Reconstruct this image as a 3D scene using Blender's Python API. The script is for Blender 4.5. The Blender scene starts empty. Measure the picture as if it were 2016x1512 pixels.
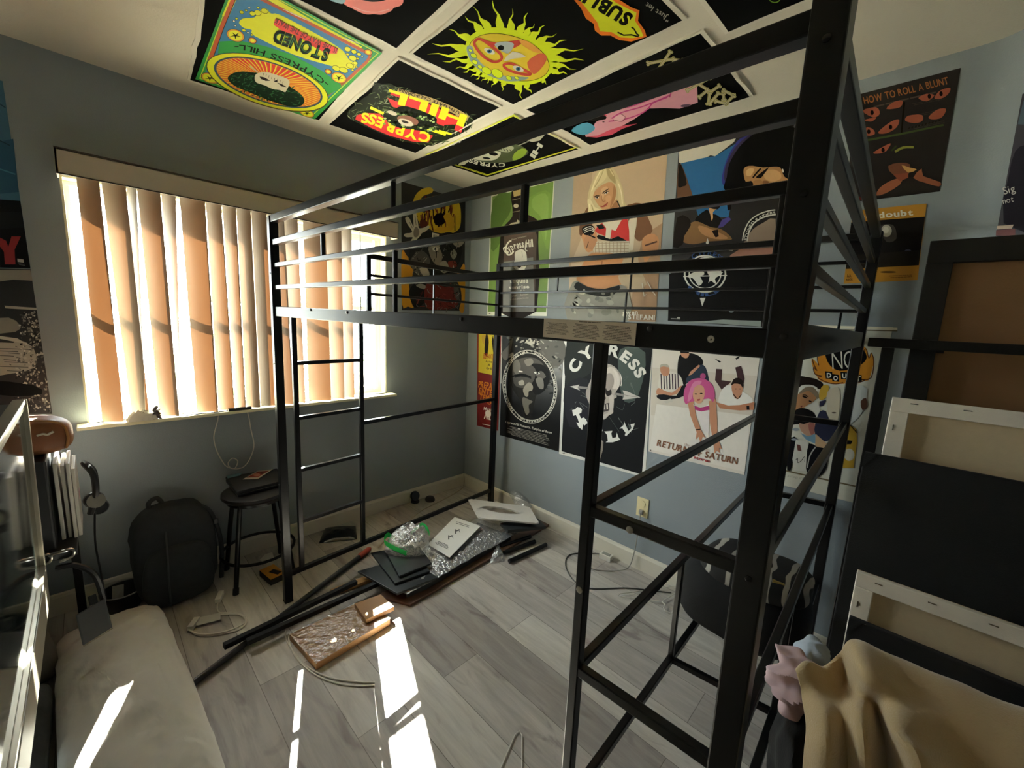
import bpy, bmesh, math, random
from mathutils import Vector, Matrix, noise
random.seed(7)
S = bpy.context.scene
COL = S.collection
PI = math.pi
H = 2.44                      # ceiling height, metres
# ------------------------------------------------------------------ camera
F, YAW, PITCH, ROLL = 810.73, 0.769464, 0.153167, 0.045275
CAM = Vector((-2.208974, -2.672675, 1.442454))
fw = Vector((math.cos(YAW)*math.cos(PITCH), math.sin(YAW)*math.cos(PITCH), -math.sin(PITCH)))
rt0 = Vector((math.sin(YAW), -math.cos(YAW), 0)); up0 = rt0.cross(fw)
RT = math.cos(ROLL)*rt0 + math.sin(ROLL)*up0
UP = -math.sin(ROLL)*rt0 + math.cos(ROLL)*up0
cd = bpy.data.cameras.new('camera'); cam = bpy.data.objects.new('camera', cd); COL.objects.link(cam)
M = Matrix((RT, UP, -fw)).transposed().to_4x4(); M.translation = CAM
cam.matrix_world = M
cd.sensor_fit = 'HORIZONTAL'; cd.sensor_width = 36.0; cd.lens = 36.0*F/2016.0
cd.clip_start = 0.02; cd.clip_end = 200
S.camera = cam
def at(px, py, pt, n):
    """where the sight line of a photo pixel meets the plane through pt with normal n (survey helper)"""
    d = fw + (px-1008)/F*RT - (py-756)/F*UP
    n = Vector(n); t = (Vector(pt)-CAM).dot(n)/d.dot(n)
    return CAM + t*d
def ax(px, py, axis, val):
    n = [0, 0, 0]; n[axis] = 1; pt = [0, 0, 0]; pt[axis] = val
    return at(px, py, pt, n)
# ------------------------------------------------------------------ materials
def lin(h):
    h = h.lstrip('#'); r = [int(h[i:i+2], 16)/255 for i in (0, 2, 4)]
    return tuple((c/12.92 if c <= .04045 else ((c+.055)/1.055)**2.4) for c in r)+(1.0,)
MATS = {}
def mat(name, color, rough=.5, metal=0.0, var=.06, scale=60, bump=0.0, bscale=200, spec=.5, coat=0, sheen=0, bdist=.002):
    if name in MATS: return MATS[name]
    m = bpy.data.materials.new(name); m.use_nodes = True; nt = m.node_tree; N = nt.nodes; L = nt.links
    b = N['Principled BSDF']; c = lin(color) if isinstance(color, str) else color
    b.inputs['Roughness'].default_value = rough; b.inputs['Metallic'].default_value = metal
    b.inputs['Specular IOR Level'].default_value = spec
    b.inputs['Coat Weight'].default_value = coat; b.inputs['Sheen Weight'].default_value = sheen
    tc = N.new('ShaderNodeTexCoord')
    nz = N.new('ShaderNodeTexNoise'); nz.inputs['Scale'].default_value = scale; nz.inputs['Detail'].default_value = 4
    L.new(tc.outputs['Object'], nz.inputs['Vector'])
    mr = N.new('ShaderNodeMapRange'); mr.inputs['To Min'].default_value = 1-var; mr.inputs['To Max'].default_value = 1+var
    L.new(nz.outputs['Fac'], mr.inputs['Value'])
    mx = N.new('ShaderNodeMix'); mx.data_type = 'RGBA'; mx.blend_type = 'MULTIPLY'; mx.inputs['Factor'].default_value = 1
    mx.inputs['A'].default_value = c; L.new(mr.outputs['Result'], mx.inputs['B']); L.new(mx.outputs['Result'], b.inputs['Base Color'])
    if bump:
        n2 = N.new('ShaderNodeTexNoise'); n2.inputs['Scale'].default_value = bscale; n2.inputs['Detail'].default_value = 3
        L.new(tc.outputs['Object'], n2.inputs['Vector'])
        bp = N.new('ShaderNodeBump'); bp.inputs['Strength'].default_value = bump; bp.inputs['Distance'].default_value = bdist
        L.new(n2.outputs['Fac'], bp.inputs['Height']); L.new(bp.outputs['Normal'], b.inputs['Normal'])
    MATS[name] = m; return m
def ink(h, rough=.5, spec=.22):
    if max(lin(h)[:3]) < .055: return mat('ink_'+h.lstrip('#'), [c*.5 for c in lin(h)[:3]]+[1], .6, 0, .05, 40, spec=.12)
    return mat('ink_'+h.lstrip('#')+('' if rough == .5 else '_%d' % int(rough*100)), h, rough, 0, .05, 40, spec=spec)
def trans_mat(name, color, tcolor, tw):
    """thin vinyl that lets light through"""
    m = bpy.data.materials.new(name); m.use_nodes = True; nt = m.node_tree; N = nt.nodes; L = nt.links
    b = N['Principled BSDF']; b.inputs['Base Color'].default_value = lin(color); b.inputs['Roughness'].default_value = .55
    t = N.new('ShaderNodeBsdfTranslucent'); t.inputs['Color'].default_value = lin(tcolor)
    nz = N.new('ShaderNodeTexNoise'); nz.inputs['Scale'].default_value = 90
    mx = N.new('ShaderNodeMixShader'); mr = N.new('ShaderNodeMapRange')
    mr.inputs['To Min'].default_value = tw*.9; mr.inputs['To Max'].default_value = tw*1.1
    tc = N.new('ShaderNodeTexCoord'); L.new(tc.outputs['Object'], nz.inputs['Vector']); L.new(nz.outputs['Fac'], mr.inputs['Value'])
    L.new(mr.outputs['Result'], mx.inputs['Fac']); L.new(b.outputs['BSDF'], mx.inputs[1]); L.new(t.outputs['BSDF'], mx.inputs[2])
    L.new(mx.outputs['Shader'], N['Material Output'].inputs['Surface']); return m
def clear_mat(name, tint, gloss, rough=.08, dens=0.0, bump=0):
    """clear film or pane: mostly see-through with a glossy coat"""
    m = bpy.data.materials.new(name); m.use_nodes = True; nt = m.node_tree; N = nt.nodes; L = nt.links
    N.remove(N['Principled BSDF'])
    t = N.new('ShaderNodeBsdfTransparent'); t.inputs['Color'].default_value = lin(tint)
    g = N.new('ShaderNodeBsdfGlossy'); g.inputs['Roughness'].default_value = rough
    g.inputs['Color'].default_value = (.9, .9, .9, 1)
    fr = N.new('ShaderNodeLayerWeight'); fr.inputs['Blend'].default_value = .35
    mr = N.new('ShaderNodeMapRange'); mr.inputs['To Min'].default_value = gloss; mr.inputs['To Max'].default_value = min(1, gloss+.45)
    L.new(fr.outputs['Facing'], mr.inputs['Value'])
    mx = N.new('ShaderNodeMixShader'); L.new(mr.outputs['Result'], mx.inputs['Fac'])
    L.new(t.outputs['BSDF'], mx.inputs[1]); L.new(g.outputs['BSDF'], mx.inputs[2])
    if bump:
        tc = N.new('ShaderNodeTexCoord'); nz = N.new('ShaderNodeTexNoise'); nz.inputs['Scale'].default_value = 45; nz.inputs['Detail'].default_value = 3
        L.new(tc.outputs['Object'], nz.inputs['Vector']); bp = N.new('ShaderNodeBump'); bp.inputs['Strength'].default_value = bump
        bp.inputs['Distance'].default_value = .02
        L.new(nz.outputs['Fac'], bp.inputs['Height']); L.new(bp.outputs['Normal'], g.inputs['Normal'])
    if dens:
        d = N.new('ShaderNodeBsdfDiffuse'); d.inputs['Color'].default_value = lin(tint)
        m2 = N.new('ShaderNodeMixShader'); m2.inputs['Fac'].default_value = dens
        L.new(mx.outputs['Shader'], m2.inputs[1]); L.new(d.outputs['BSDF'], m2.inputs[2]); mx = m2
    L.new(mx.outputs['Shader'], N['Material Output'].inputs['Surface']); return m
# ------------------------------------------------------------------ mesh building
class MB:
    def __init__(s): s.v = []; s.f = []; s.m = []; s.mats = []
    def mi(s, m):
        if m not in s.mats: s.mats.append(m)
        return s.mats.index(m)
    def face(s, pts, m):
        i = len(s.v); s.v += [Vector(p) for p in pts]; s.f.append(list(range(i, i+len(pts)))); s.m.append(s.mi(m))
    def mesh(s, vs, fs, m):
        i = len(s.v); s.v += [Vector(p) for p in vs]; k = s.mi(m)
        for f in fs: s.f.append([j+i for j in f]); s.m.append(k)
    def box(s, c, d, m, R=None):
        c = Vector(c); R = R or Matrix.Identity(3)
        vs = [c + R @ Vector((x*d[0]/2, y*d[1]/2, z*d[2]/2)) for x in (-1, 1) for y in (-1, 1) for z in (-1, 1)]
        s.mesh(vs, [(0, 1, 3, 2), (4, 6, 7, 5), (0, 4, 5, 1), (2, 3, 7, 6), (0, 2, 6, 4), (1, 5, 7, 3)], m)
    def bar(s, p, q, w, h, m, up=(0, 0, 1), ext=0):
        p = Vector(p); q = Vector(q); d = (q-p).normalized(); p = p-d*ext; q = q+d*ext
        u = Vector(up); a = d.cross(u)
        if a.length < 1e-4: u = Vector((1, 0, 0)); a = d.cross(u)
        a.normalize(); b = a.cross(d).normalized()
        R = Matrix((d, a, b)).transposed()
        s.box((p+q)/2, ((q-p).length, w, h), m, R)
    def slab(s, quad, n, t, m):
        """four corners pushed along n by t"""
        n = Vector(n).normalized()*t; q = [Vector(p) for p in quad]; vs = q+[p+n for p in q]; k = len(q)
        fs = [tuple(range(k))[::-1], tuple(range(k, 2*k))]+[(i, (i+1) % k, k+(i+1) % k, k+i) for i in range(k)]
        s.mesh(vs, fs, m)
    def tube(s, pts, r, m, n=8, closed=False, cap=True):
        P = [Vector(p) for p in pts]; k = len(P); rings = []; ref = None
        for i in range(k):
            a = P[(i-1) % k] if (closed or i > 0) else P[i]; b = P[(i+1) % k] if (closed or i < k-1) else P[i]
            d = (b-a).normalized()
            if ref is None: ref = d.orthogonal().normalized()
            ref = (ref - d*ref.dot(d)).normalized(); o = d.cross(ref)
            rr = r[i] if isinstance(r, (list, tuple)) else r
            rings.append([P[i] + rr*(math.cos(2*PI*j/n)*ref + math.sin(2*PI*j/n)*o) for j in range(n)])
        vs = [p for R in rings for p in R]; fs = []
        for i in range(k if closed else k-1):
            for j in range(n):
                fs.append((i*n+j, i*n+(j+1) % n, ((i+1) % k)*n+(j+1) % n, ((i+1) % k)*n+j))
        if cap and not closed: fs += [tuple(range(n))[::-1], tuple((k-1)*n+j for j in range(n))]
        s.mesh(vs, fs, m)
    def lathe(s, prof, c, m, n=24, R=None):
        c = Vector(c); R = R or Matrix.Identity(3); vs = []; fs = []
        for r, z in prof:
            for j in range(n): vs.append(c + R @ Vector((r*math.cos(2*PI*j/n), r*math.sin(2*PI*j/n), z)))
        for i in range(len(prof)-1):
            for j in range(n): fs.append((i*n+j, i*n+(j+1) % n, (i+1)*n+(j+1) % n, (i+1)*n+j))
        fs += [tuple(range(n))[::-1], tuple((len(prof)-1)*n+j for j in range(n))]
        s.mesh(vs, fs, m)
    def grid(s, fn, nu, nv, m, wrap=False):
        vs = [fn(i/(nu if wrap else nu-1), j/(nv-1)) for j in range(nv) for i in range(nu)]; fs = []
        for j in range(nv-1):
            for i in range(nu if wrap else nu-1):
                i2 = (i+1) % nu; fs.append((j*nu+i, j*nu+i2, (j+1)*nu+i2, (j+1)*nu+i))
        s.mesh(vs, fs, m)
    def build(s, name, parent=None, bevel=0, smooth=False, sub=0, solid=0, weld=False, kind=None):
        me = bpy.data.meshes.new(name); o = bpy.data.objects.new(name, me)
        org = sum(s.v, Vector())/len(s.v) if not parent else Vector()
        me.from_pydata([tuple(p-org) for p in s.v], [], s.f)
        for m in s.mats: me.materials.append(m)
        for p, k in zip(me.polygons, s.m): p.material_index = k
        if weld:
            bm = bmesh.new(); bm.from_mesh(me); bmesh.ops.remove_doubles(bm, verts=bm.verts, dist=1e-5); bm.to_mesh(me); bm.free()
        if smooth:
            me.polygons.foreach_set('use_smooth', [True]*len(me.polygons)); me.set_sharp_from_angle(angle=math.radians(40))
        me.update(); COL.objects.link(o); o.location = org
        if parent: o.parent = parent; o.matrix_parent_inverse = parent_inv(parent)
        if solid:
            md = o.modifiers.new('thickness', 'SOLIDIFY'); md.thickness = solid; md.offset = 0
        if sub:
            md = o.modifiers.new('smooth', 'SUBSURF'); md.levels = sub; md.render_levels = sub
        if bevel:
            md = o.modifiers.new('edges', 'BEVEL'); md.width = bevel; md.segments = 2; md.limit_method = 'ANGLE'
        if kind: o['kind'] = kind
        return o
def parent_inv(p):
    # things carry translation only; parts of parts are built in room coordinates already
    return Matrix.Identity(4) if p.parent else Matrix.Translation(-p.location)
def tag(o, label, cat, group=None):
    o['label'] = label; o['category'] = cat
    if group: o['group'] = group
    return o
def thing(name, label, cat, loc, group=None):
    o = bpy.data.objects.new(name, None); COL.objects.link(o); o.location = loc; o.empty_display_size = .05
    return tag(o, label, cat, group)
def spline(pts, n=6, closed=False):
    P = [Vector(p) for p in pts]; k = len(P); out = []
    rng = range(k if closed else k-1)
    for i in rng:
        p0 = P[(i-1) % k] if (closed or i > 0) else P[i]; p1 = P[i]; p2 = P[(i+1) % k]
        p3 = P[(i+2) % k] if (closed or i+2 < k) else p2
        for j in range(n):
            t = j/n
            out.append(.5*((2*p1)+(p2-p0)*t+(2*p0-5*p1+4*p2-p3)*t*t+(3*p1-p0-3*p2+p3)*t**3))
    if not closed: out.append(P[-1])
    return out
# ------------------------------------------------------------------ printed artwork on a flat sheet
GLY = {}
def glyph(ch, bold=0):
    key = (ch, bold)
    if key not in GLY:
        cu = bpy.data.curves.new('g', 'FONT'); cu.body = ch; cu.size = 1; cu.offset = bold; cu.resolution_u = 3
        o = bpy.data.objects.new('g', cu); COL.objects.link(o)
        dg = bpy.context.evaluated_depsgraph_get(); me = o.evaluated_get(dg).to_mesh()
        vs = [(v.co.x, v.co.y) for v in me.vertices]; fs = [tuple(p.vertices) for p in me.polygons]
        o.evaluated_get(dg).to_mesh_clear()
        adv = max([v[0] for v in vs], default=.3)+.08 if vs else .3
        mn = min([v[0] for v in vs], default=0)
        vs = [(x-mn, y) for x, y in vs]; adv -= mn
        bpy.data.objects.remove(o); bpy.data.curves.remove(cu)
        GLY[key] = (vs, fs, adv)
    return GLY[key]
CAP = .73
class Art:
    """shapes printed on the plane through pt with outward normal n, positions surveyed in photo pixels"""
    def __init__(s, pt, n): s.pt = Vector(pt); s.n = Vector(n).normalized(); s.mb = MB(); s.k = 0; s.step = 1; s.fr(0, 0, 1)
    def fr(s, ox, oy, sc): s.o = (ox, oy, sc); return s
    def px(s, p): return (s.o[0]+p[0]/s.o[2], s.o[1]+p[1]/s.o[2])
    def w(s, p, lift=True):
        q = s.px(p); v = at(q[0], q[1], s.pt, s.n)
        return v + s.n*(.0016+.00005*s.k)
    def sheet(s, quad, m, t=.0012, world=False):
        q = [Vector(p) if world else at(*s.px(p), s.pt, s.n) for p in quad]
        q = [v + s.n*.0004 for v in q]; s.mb.slab(q, s.n, t, m); return s
    def p(s, h, pts, sm=0, rough=.5):
        s.k += s.step
        if sm: pts = [(v.x, v.y) for v in spline([(a, b, 0) for a, b in pts], sm, True)]
        s.mb.face([s.w(p) for p in pts], ink(h, rough)); return s
    def e(s, h, cx, cy, rx, ry, rot=0, n=28, a0=0, a1=360):
        c, d = math.cos(math.radians(rot)), math.sin(math.radians(rot))
        pts = []
        for i in range(n):
            a = math.radians(a0+(a1-a0)*i/(n if a1-a0 == 360 else n-1)); x, y = rx*math.cos(a), ry*math.sin(a)
            pts.append((cx+c*x-d*y, cy+d*x+c*y))
        return s.p(h, pts)
    def l(s, h, pts, w, sm=0, closed=False):
        s.k += s.step
        if sm: pts = [(v.x, v.y) for v in spline([(a, b, 0) for a, b in pts], sm, closed)]
        m = ink(h); k = len(pts); L = []; R = []
        for i in range(k):
            a = pts[i-1] if (i > 0 or closed) else pts[i]; b = pts[(i+1) % k] if (i < k-1 or closed) else pts[i]
            dx, dy = b[0]-a[0], b[1]-a[1]; q = math.hypot(dx, dy) or 1; nx, ny = -dy/q*w/2, dx/q*w/2
            L.append((pts[i][0]+nx, pts[i][1]+ny)); R.append((pts[i][0]-nx, pts[i][1]-ny))
        for i in range(k if closed else k-1):
            j = (i+1) % k; s.mb.face([s.w(L[i]), s.w(L[j]), s.w(R[j]), s.w(R[i])], m)
        return s
    def t(s, h, txt, path, ht, bold=.0, fit=True, lean=0):
        """lettering along a path; up is to the left of travel; stretched to fill it"""
        s.k += s.step; m = ink(h)
        P = [Vector((a, b)) for a, b in path]; seg = [(P[i+1]-P[i]).length for i in range(len(P)-1)]; tot = sum(seg)
        gl = [glyph(c, bold) if c != ' ' else None for c in txt]
        adv = [(g[2] if g else .32) for g in gl]; total = sum(adv)-.08; sc = ht/CAP; fx = tot/(total*sc)
        def pos(d):
            d = max(0, min(tot, d)); i = 0
            while i < len(seg)-1 and d > seg[i]: d -= seg[i]; i += 1
            u = (P[i+1]-P[i]).normalized(); return P[i]+u*d, u
        x = 0
        for g, a in zip(gl, adv):
            if g:
                mid, u = pos((x+a/2)*sc*fx)
                if len(P) > 2:
                    q1, _ = pos((x)*sc*fx); q2, _ = pos((x+a)*sc*fx)
                    if (q2-q1).length > 1e-6: u = (q2-q1).normalized(); mid = (q1+q2)/2
                up = Vector((u.y, -u.x)); vs = []
                for gx, gy in g[0]:
                    xx = (gx-(a-.08)/2)*sc*fx + lean*gy*sc; q = mid + u*xx + up*gy*sc
                    vs.append(s.w((q.x, q.y)))
                s.mb.mesh(vs, g[1], m)
            x += a
        return s
    def lines(s, h, quad, n, fill=.45, jit=.15, rnd=None):
        """fine print too small to read: ragged rows"""
        r = random.Random(5); s.k += s.step; m = ink(h); a, b, c, d = [Vector(p) for p in quad]   # tl tr br bl
        for i in range(n):
            v0 = (i+.25)/n; v1 = v0+fill/n; x = r.uniform(0, jit)
            L0, R0 = a.lerp(d, v0), b.lerp(c, v0); L1, R1 = a.lerp(d, v1), b.lerp(c, v1); e = 1-r.uniform(0, jit)
            while x < e:
                y = min(e, x+r.uniform(.06, .16))
                s.mb.face([s.w(L0.lerp(R0, x)), s.w(L0.lerp(R0, y)), s.w(L1.lerp(R1, y)), s.w(L1.lerp(R1, x))], m); x = y+.012
        return s
    def done(s, name, label, cat='poster', group=None, parent=None):
        o = s.mb.build(name, parent)
        return tag(o, label, cat, group) if not parent else o
# ================================================================== the room
WALL = mat('wall_paint', '#8f979b', .75, 0, .03, 6, bump=.35, bscale=170)
CEIL = mat('ceiling_paint', '#e2dac8', .8, 0, .03, 8, bump=.5, bscale=140)
BOUNCE = mat('bounce_wall_paint', '#dcdad4', .75, 0, .03, 6, bump=.35, bscale=170)  # for the unseen left and back walls, lightened to bounce fill into the room
TRIM = mat('trim_paint', '#d9d3c4', .5, 0, .05, 12)
JAMB = mat('jamb_paint', '#efe7c4', .6, 0, .04, 12)
def floor_mat():
    m = bpy.data.materials.new('laminate_planks'); m.use_nodes = True; nt = m.node_tree; N = nt.nodes; L = nt.links
    b = N['Principled BSDF']
    tc = N.new('ShaderNodeTexCoord'); sp = N.new('ShaderNodeSeparateXYZ'); cb = N.new('ShaderNodeCombineXYZ')
    L.new(tc.outputs['Object'], sp.inputs[0])
    def mth(op, a, bv):
        n = N.new('ShaderNodeMath'); n.operation = op; L.new(a, n.inputs[0]); n.inputs[1].default_value = bv; return n.outputs[0]
    L.new(mth('ADD', sp.outputs['Y'], 31.52+.02), cb.inputs['X']); L.new(mth('ADD', sp.outputs['X'], 18*.18+1.13-.9), cb.inputs['Y'])
    br = N.new('ShaderNodeTexBrick'); br.offset = .37; br.offset_frequency = 2
    br.inputs['Scale'].default_value = 1; br.inputs['Brick Width'].default_value = 1.22; br.inputs['Row Height'].default_value = .18
    br.inputs['Mortar Size'].default_value = .0014; br.inputs['Mortar Smooth'].default_value = .3; br.inputs['Bias'].default_value = 0
    br.inputs['Color1'].default_value = lin('#cfcac2'); br.inputs['Color2'].default_value = lin('#a29b96'); br.inputs['Mortar'].default_value = lin('#7c766f')
    L.new(cb.outputs[0], br.inputs['Vector'])
    mp = N.new('ShaderNodeMapping'); mp.inputs['Scale'].default_value = (17, 1.7, 1); L.new(tc.outputs['Object'], mp.inputs['Vector'])
    g = N.new('ShaderNodeTexNoise'); g.inputs['Scale'].default_value = 1.6; g.inputs['Detail'].default_value = 7; g.inputs['Roughness'].default_value = .65
    g.inputs['Distortion'].default_value = .7; L.new(mp.outputs[0], g.inputs['Vector'])
    r = N.new('ShaderNodeValToRGB'); r.color_ramp.elements[0].position = .3; r.color_ramp.elements[0].color = (.72, .70, .69, 1)
    r.color_ramp.elements[1].position = .62; r.color_ramp.elements[1].color = (1.03, 1.02, 1.01, 1); L.new(g.outputs['Fac'], r.inputs[0])
    mp2 = N.new('ShaderNodeMapping'); mp2.inputs['Scale'].default_value = (7, 2.0, 1); L.new(tc.outputs['Object'], mp2.inputs['Vector'])
    k = N.new('ShaderNodeTexNoise'); k.inputs['Scale'].default_value = 1.4; k.inputs['Detail'].default_value = 3; k.inputs['Distortion'].default_value = 1.4
    L.new(mp2.outputs[0], k.inputs['Vector'])
    r2 = N.new('ShaderNodeValToRGB'); r2.color_ramp.elements[0].position = .29; r2.color_ramp.elements[0].color = (.66, .62, .63, 1)
    r2.color_ramp.elements[1].position = .42; r2.color_ramp.elements[1].color = (1, 1, 1, 1); L.new(k.outputs['Fac'], r2.inputs[0])
    def mul(a, c):
        x = N.new('ShaderNodeMix'); x.data_type = 'RGBA'; x.blend_type = 'MULTIPLY'; x.inputs['Factor'].default_value = 1
        L.new(a, x.inputs['A']); L.new(c, x.inputs['B']); return x.outputs['Result']
    L.new(mul(mul(br.outputs['Color'], r.outputs['Color']), r2.outputs['Color']), b.inputs['Base Color'])
    b.inputs['Roughness'].default_value = .42; b.inputs['Specular IOR Level'].default_value = .4
    bp = N.new('ShaderNodeBump'); bp.inputs['Strength'].default_value = .25; bp.inputs['Distance'].default_value = .002
    L.new(g.outputs['Fac'], bp.inputs['Height']); L.new(bp.outputs['Normal'], b.inputs['Normal'])
    return m
FLOOR = floor_mat()
XL, YB, TH = -3.15, -4.3, .14            # left wall, back wall, wall thickness
WX0, WX1, WZ0, WZ1 = -2.245, -.742, .885, 1.965   # the window opening
CY = -2.745                              # where the poster wall turns into the angled wall
AE = Vector((-1.28, YB, 0))              # far end of the angled wall
def struct(mb, name, **k): return mb.build(name, kind='structure', **k)
m = MB(); m.box(((XL+.07)/2, (YB+.07)/2, -.05), (-XL+.07+.2, -YB+.07+.2, .1), FLOOR); fl = struct(m, 'floor')
for v in fl.data.vertices: v.co += fl.location
fl.location = (0, 0, 0)
m = MB(); m.box(((XL)/2, (YB)/2, H+.05), (-XL+.34, -YB+.34, .1), CEIL); struct(m, 'ceiling')
m = MB()
for x0, x1, z0, z1 in ((XL-TH, WX0, 0, H), (WX1, TH, 0, H), (WX0, WX1, 0, WZ0), (WX0, WX1, WZ1, H)):
    m.box(((x0+x1)/2, TH/2, (z0+z1)/2), (x1-x0, TH, z1-z0), WALL)
struct(m, 'wall_window')
m = MB(); m.box((TH/2, CY/2, H/2), (TH, -CY, H), WALL); struct(m, 'wall_right')
d = (AE-Vector((0, CY, 0))).normalized(); nrm = Vector((d.y, -d.x, 0))   # outward from the room
if nrm.x < 0: nrm = -nrm
m = MB()
# angled wall with a softly rounded inner corner
cv = []
for i in range(9):
    t = i/8; a = Vector((0, CY+.05, 0)); b = Vector((0, CY, 0)); c = b + d*.05
    cv.append(a*(1-t)**2 + 2*b*t*(1-t) + c*t*t)
cv.append(Vector((AE.x, AE.y, 0)))
vs = []; n0 = len(cv)
for p in cv: vs += [p+Vector((-.001, 0, 0)), p+Vector((-.001, 0, H))]
for p in cv: vs += [p+nrm*TH, p+nrm*TH+Vector((0, 0, H))]
fs = [(2*i, 2*i+2, 2*i+3, 2*i+1) for i in range(n0-1)]+[(2*n0+2*i, 2*n0+2*i+1, 2*n0+2*i+3, 2*n0+2*i+2) for i in range(n0-1)]
m.mesh(vs, fs, WALL); struct(m, 'wall_angled', smooth=True)
m = MB(); m.box((XL-TH/2, YB/2, H/2), (TH, -YB, H), BOUNCE); struct(m, 'wall_left')
m = MB(); m.box(((XL+AE.x)/2, YB-TH/2, H/2), (AE.x-XL+2*TH, TH, H), BOUNCE); struct(m, 'wall_back')
def base_run(name, p, q, n):
    p = Vector(p); q = Vector(q); n = Vector(n); mb = MB(); prof = [(0, 0), (.014, 0), (.014, .085), (.009, .098), (0, .102)]
    mb.mesh([p+n*a+Vector((0, 0, b)) for a, b in prof]+[q+n*a+Vector((0, 0, b)) for a, b in prof],
            [(i, (i+1) % 5, 5+(i+1) % 5, 5+i) for i in range(5)]+[(0, 1, 2, 3, 4), (9, 8, 7, 6, 5)], TRIM)
    struct(mb, name)
base_run('baseboard_window', (XL, 0, 0), (0, 0, 0), (0, -1, 0))
base_run('baseboard_right', (0, -.014, 0), (0, CY, 0), (-1, 0, 0))
base_run('baseboard_angled', (0, CY, 0), AE, -nrm)
base_run('baseboard_left', (XL, 0, 0), (XL, YB, 0), (1, 0, 0))
# ---- window
VINYL = mat('white_vinyl', '#e6e2d6', .4, 0, .03, 20)
FY = .10
m = MB(); fw_ = .026
for a, b in (((WX0, WZ0), (WX1, WZ0)), ((WX0, WZ1), (WX1, WZ1)), ((WX0, WZ0), (WX0, WZ1)), ((WX1, WZ0), (WX1, WZ1))):
    hor = a[1] == b[1]; off = fw_/2*(1 if (a[1] == WZ0 if hor else a[0] == WX0) else -1)
    if hor: m.box(((a[0]+b[0])/2, FY, a[1]+off), (b[0]-a[0], .06, fw_), VINYL)
    else: m.box((a[0]+off, FY, (a[1]+b[1])/2), (fw_, .06, b[1]-a[1]-2*fw_), VINYL)
win = m.build('window_1', kind='structure', bevel=.002)
XM = -1.5
def wpart(name, mb, **k): o = mb.build(name, win, **k); return o
m = MB(); m.box((XM, FY-.005, (WZ0+WZ1)/2), (.05, .05, WZ1-WZ0-2*fw_), VINYL); wpart('window_mullion', m, bevel=.002)
m = MB(); m.box(((WX0+WX1)/2, FY+.004, 1.48), (WX1-WX0-2*fw_, .026, .024), VINYL); wpart('window_muntin', m)
m = MB()   # sliding sash on the right
for x in (XM+.04, WX1-fw_-.011): m.box((x, FY-.012, (WZ0+WZ1)/2), (.022, .03, WZ1-WZ0-2*fw_), VINYL)
for z in (WZ0+fw_+.011, WZ1-fw_-.011): m.box(((XM+WX1)/2, FY-.012, z), (WX1-XM-.12, .03, .022), VINYL)
wpart('window_sash', m, bevel=.002)
GLASS = clear_mat('window_glass', '#f4f8f6', .03, .02)
m = MB(); m.box(((WX0+WX1)/2, FY+.012, (WZ0+WZ1)/2), (WX1-WX0-2*fw_, .003, WZ1-WZ0-2*fw_), GLASS); wpart('window_pane', m)
m = MB(); m.box(((WX0+WX1)/2, .02, WZ0-.004), (WX1-WX0+.0, .1, .016), JAMB)
m.box(((WX0+WX1)/2, -.0415, WZ0-.004), (WX1-WX0+.07, .089, .016), JAMB); wpart('window_sill', m, bevel=.003)
m = MB()
m.box((WX1-.004, .035, (WZ0+WZ1)/2), (.008, .068, WZ1-WZ0), JAMB); m.box((WX0+.004, .035, (WZ0+WZ1)/2), (.008, .068, WZ1-WZ0), JAMB)
m.box(((WX0+WX1)/2, .035, WZ1-.004), (WX1-WX0-.016, .068, .008), JAMB); wpart('window_jamb', m)
# ---- outside the window
m = MB(); m.box((-1.5, 6.2, -.35), (30, 12, .1), mat('pale_concrete', '#b9b2a4', .85, 0, .1, 3)); struct(m, 'ground_outside')
m = MB(); m.box((-1.5, TH+.155, 2.30), (6, .31, .12), mat('eave_paint', '#cfc6b4', .7)); struct(m, 'roof_eave')
LEAF = mat('hedge_leaf', '#6f8256', .6, 0, .35, 25)
m = MB(); R = random.Random(3)
for i in range(1500):
    c = Vector((R.uniform(-5, 5), R.uniform(3.9, 4.9), R.uniform(-.3, 1.75)));
    a = Vector((R.uniform(-1, 1), R.uniform(-1, 1), R.uniform(-1, 1))).normalized(); b = a.orthogonal().normalized()
    s_ = R.uniform(.05, .11); m.face([c-a*s_, c+b*s_*.5, c+a*s_, c-b*s_*.5], LEAF)
o = m.build('garden_hedge'); tag(o, 'sunlit leafy green hedge outside, seen through the bare right end of the window', 'hedge'); o['kind'] = 'stuff'
# ---- vertical blind
VAL = mat('valance_vinyl', '#bdb3a2', .55, 0, .03, 30)
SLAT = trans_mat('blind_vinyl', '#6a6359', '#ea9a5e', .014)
DARK = mat('dark_trim', '#3a2f2a', .6)
vb = thing('vertical_blind', 'cream vertical blind with sunlit orange slats hanging over the window', 'blind', ((WX0+WX1)/2, -.05, 1.95))
m = MB(); m.box((-1.478, -.092, 1.998), (1.545, .006, .098), VAL)
m.box((-2.247, -.048, 1.998), (.006, .094, .098), VAL); m.box((-.709, -.048, 1.998), (.006, .094, .098), VAL)
m.box((-1.478, -.048, 2.044), (1.545, .094, .004), VAL); m.box((-1.478, -.0925, 2.049), (1.545, .008, .005), DARK)
m.box((-1.478, -.0955, 1.951), (1.545, .004, .005), DARK); m.build('valance', vb)
m = MB(); m.box((-1.478, -.05, 1.985), (1.5, .04, .03), VINYL); m.build('head_rail', vb)
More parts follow.
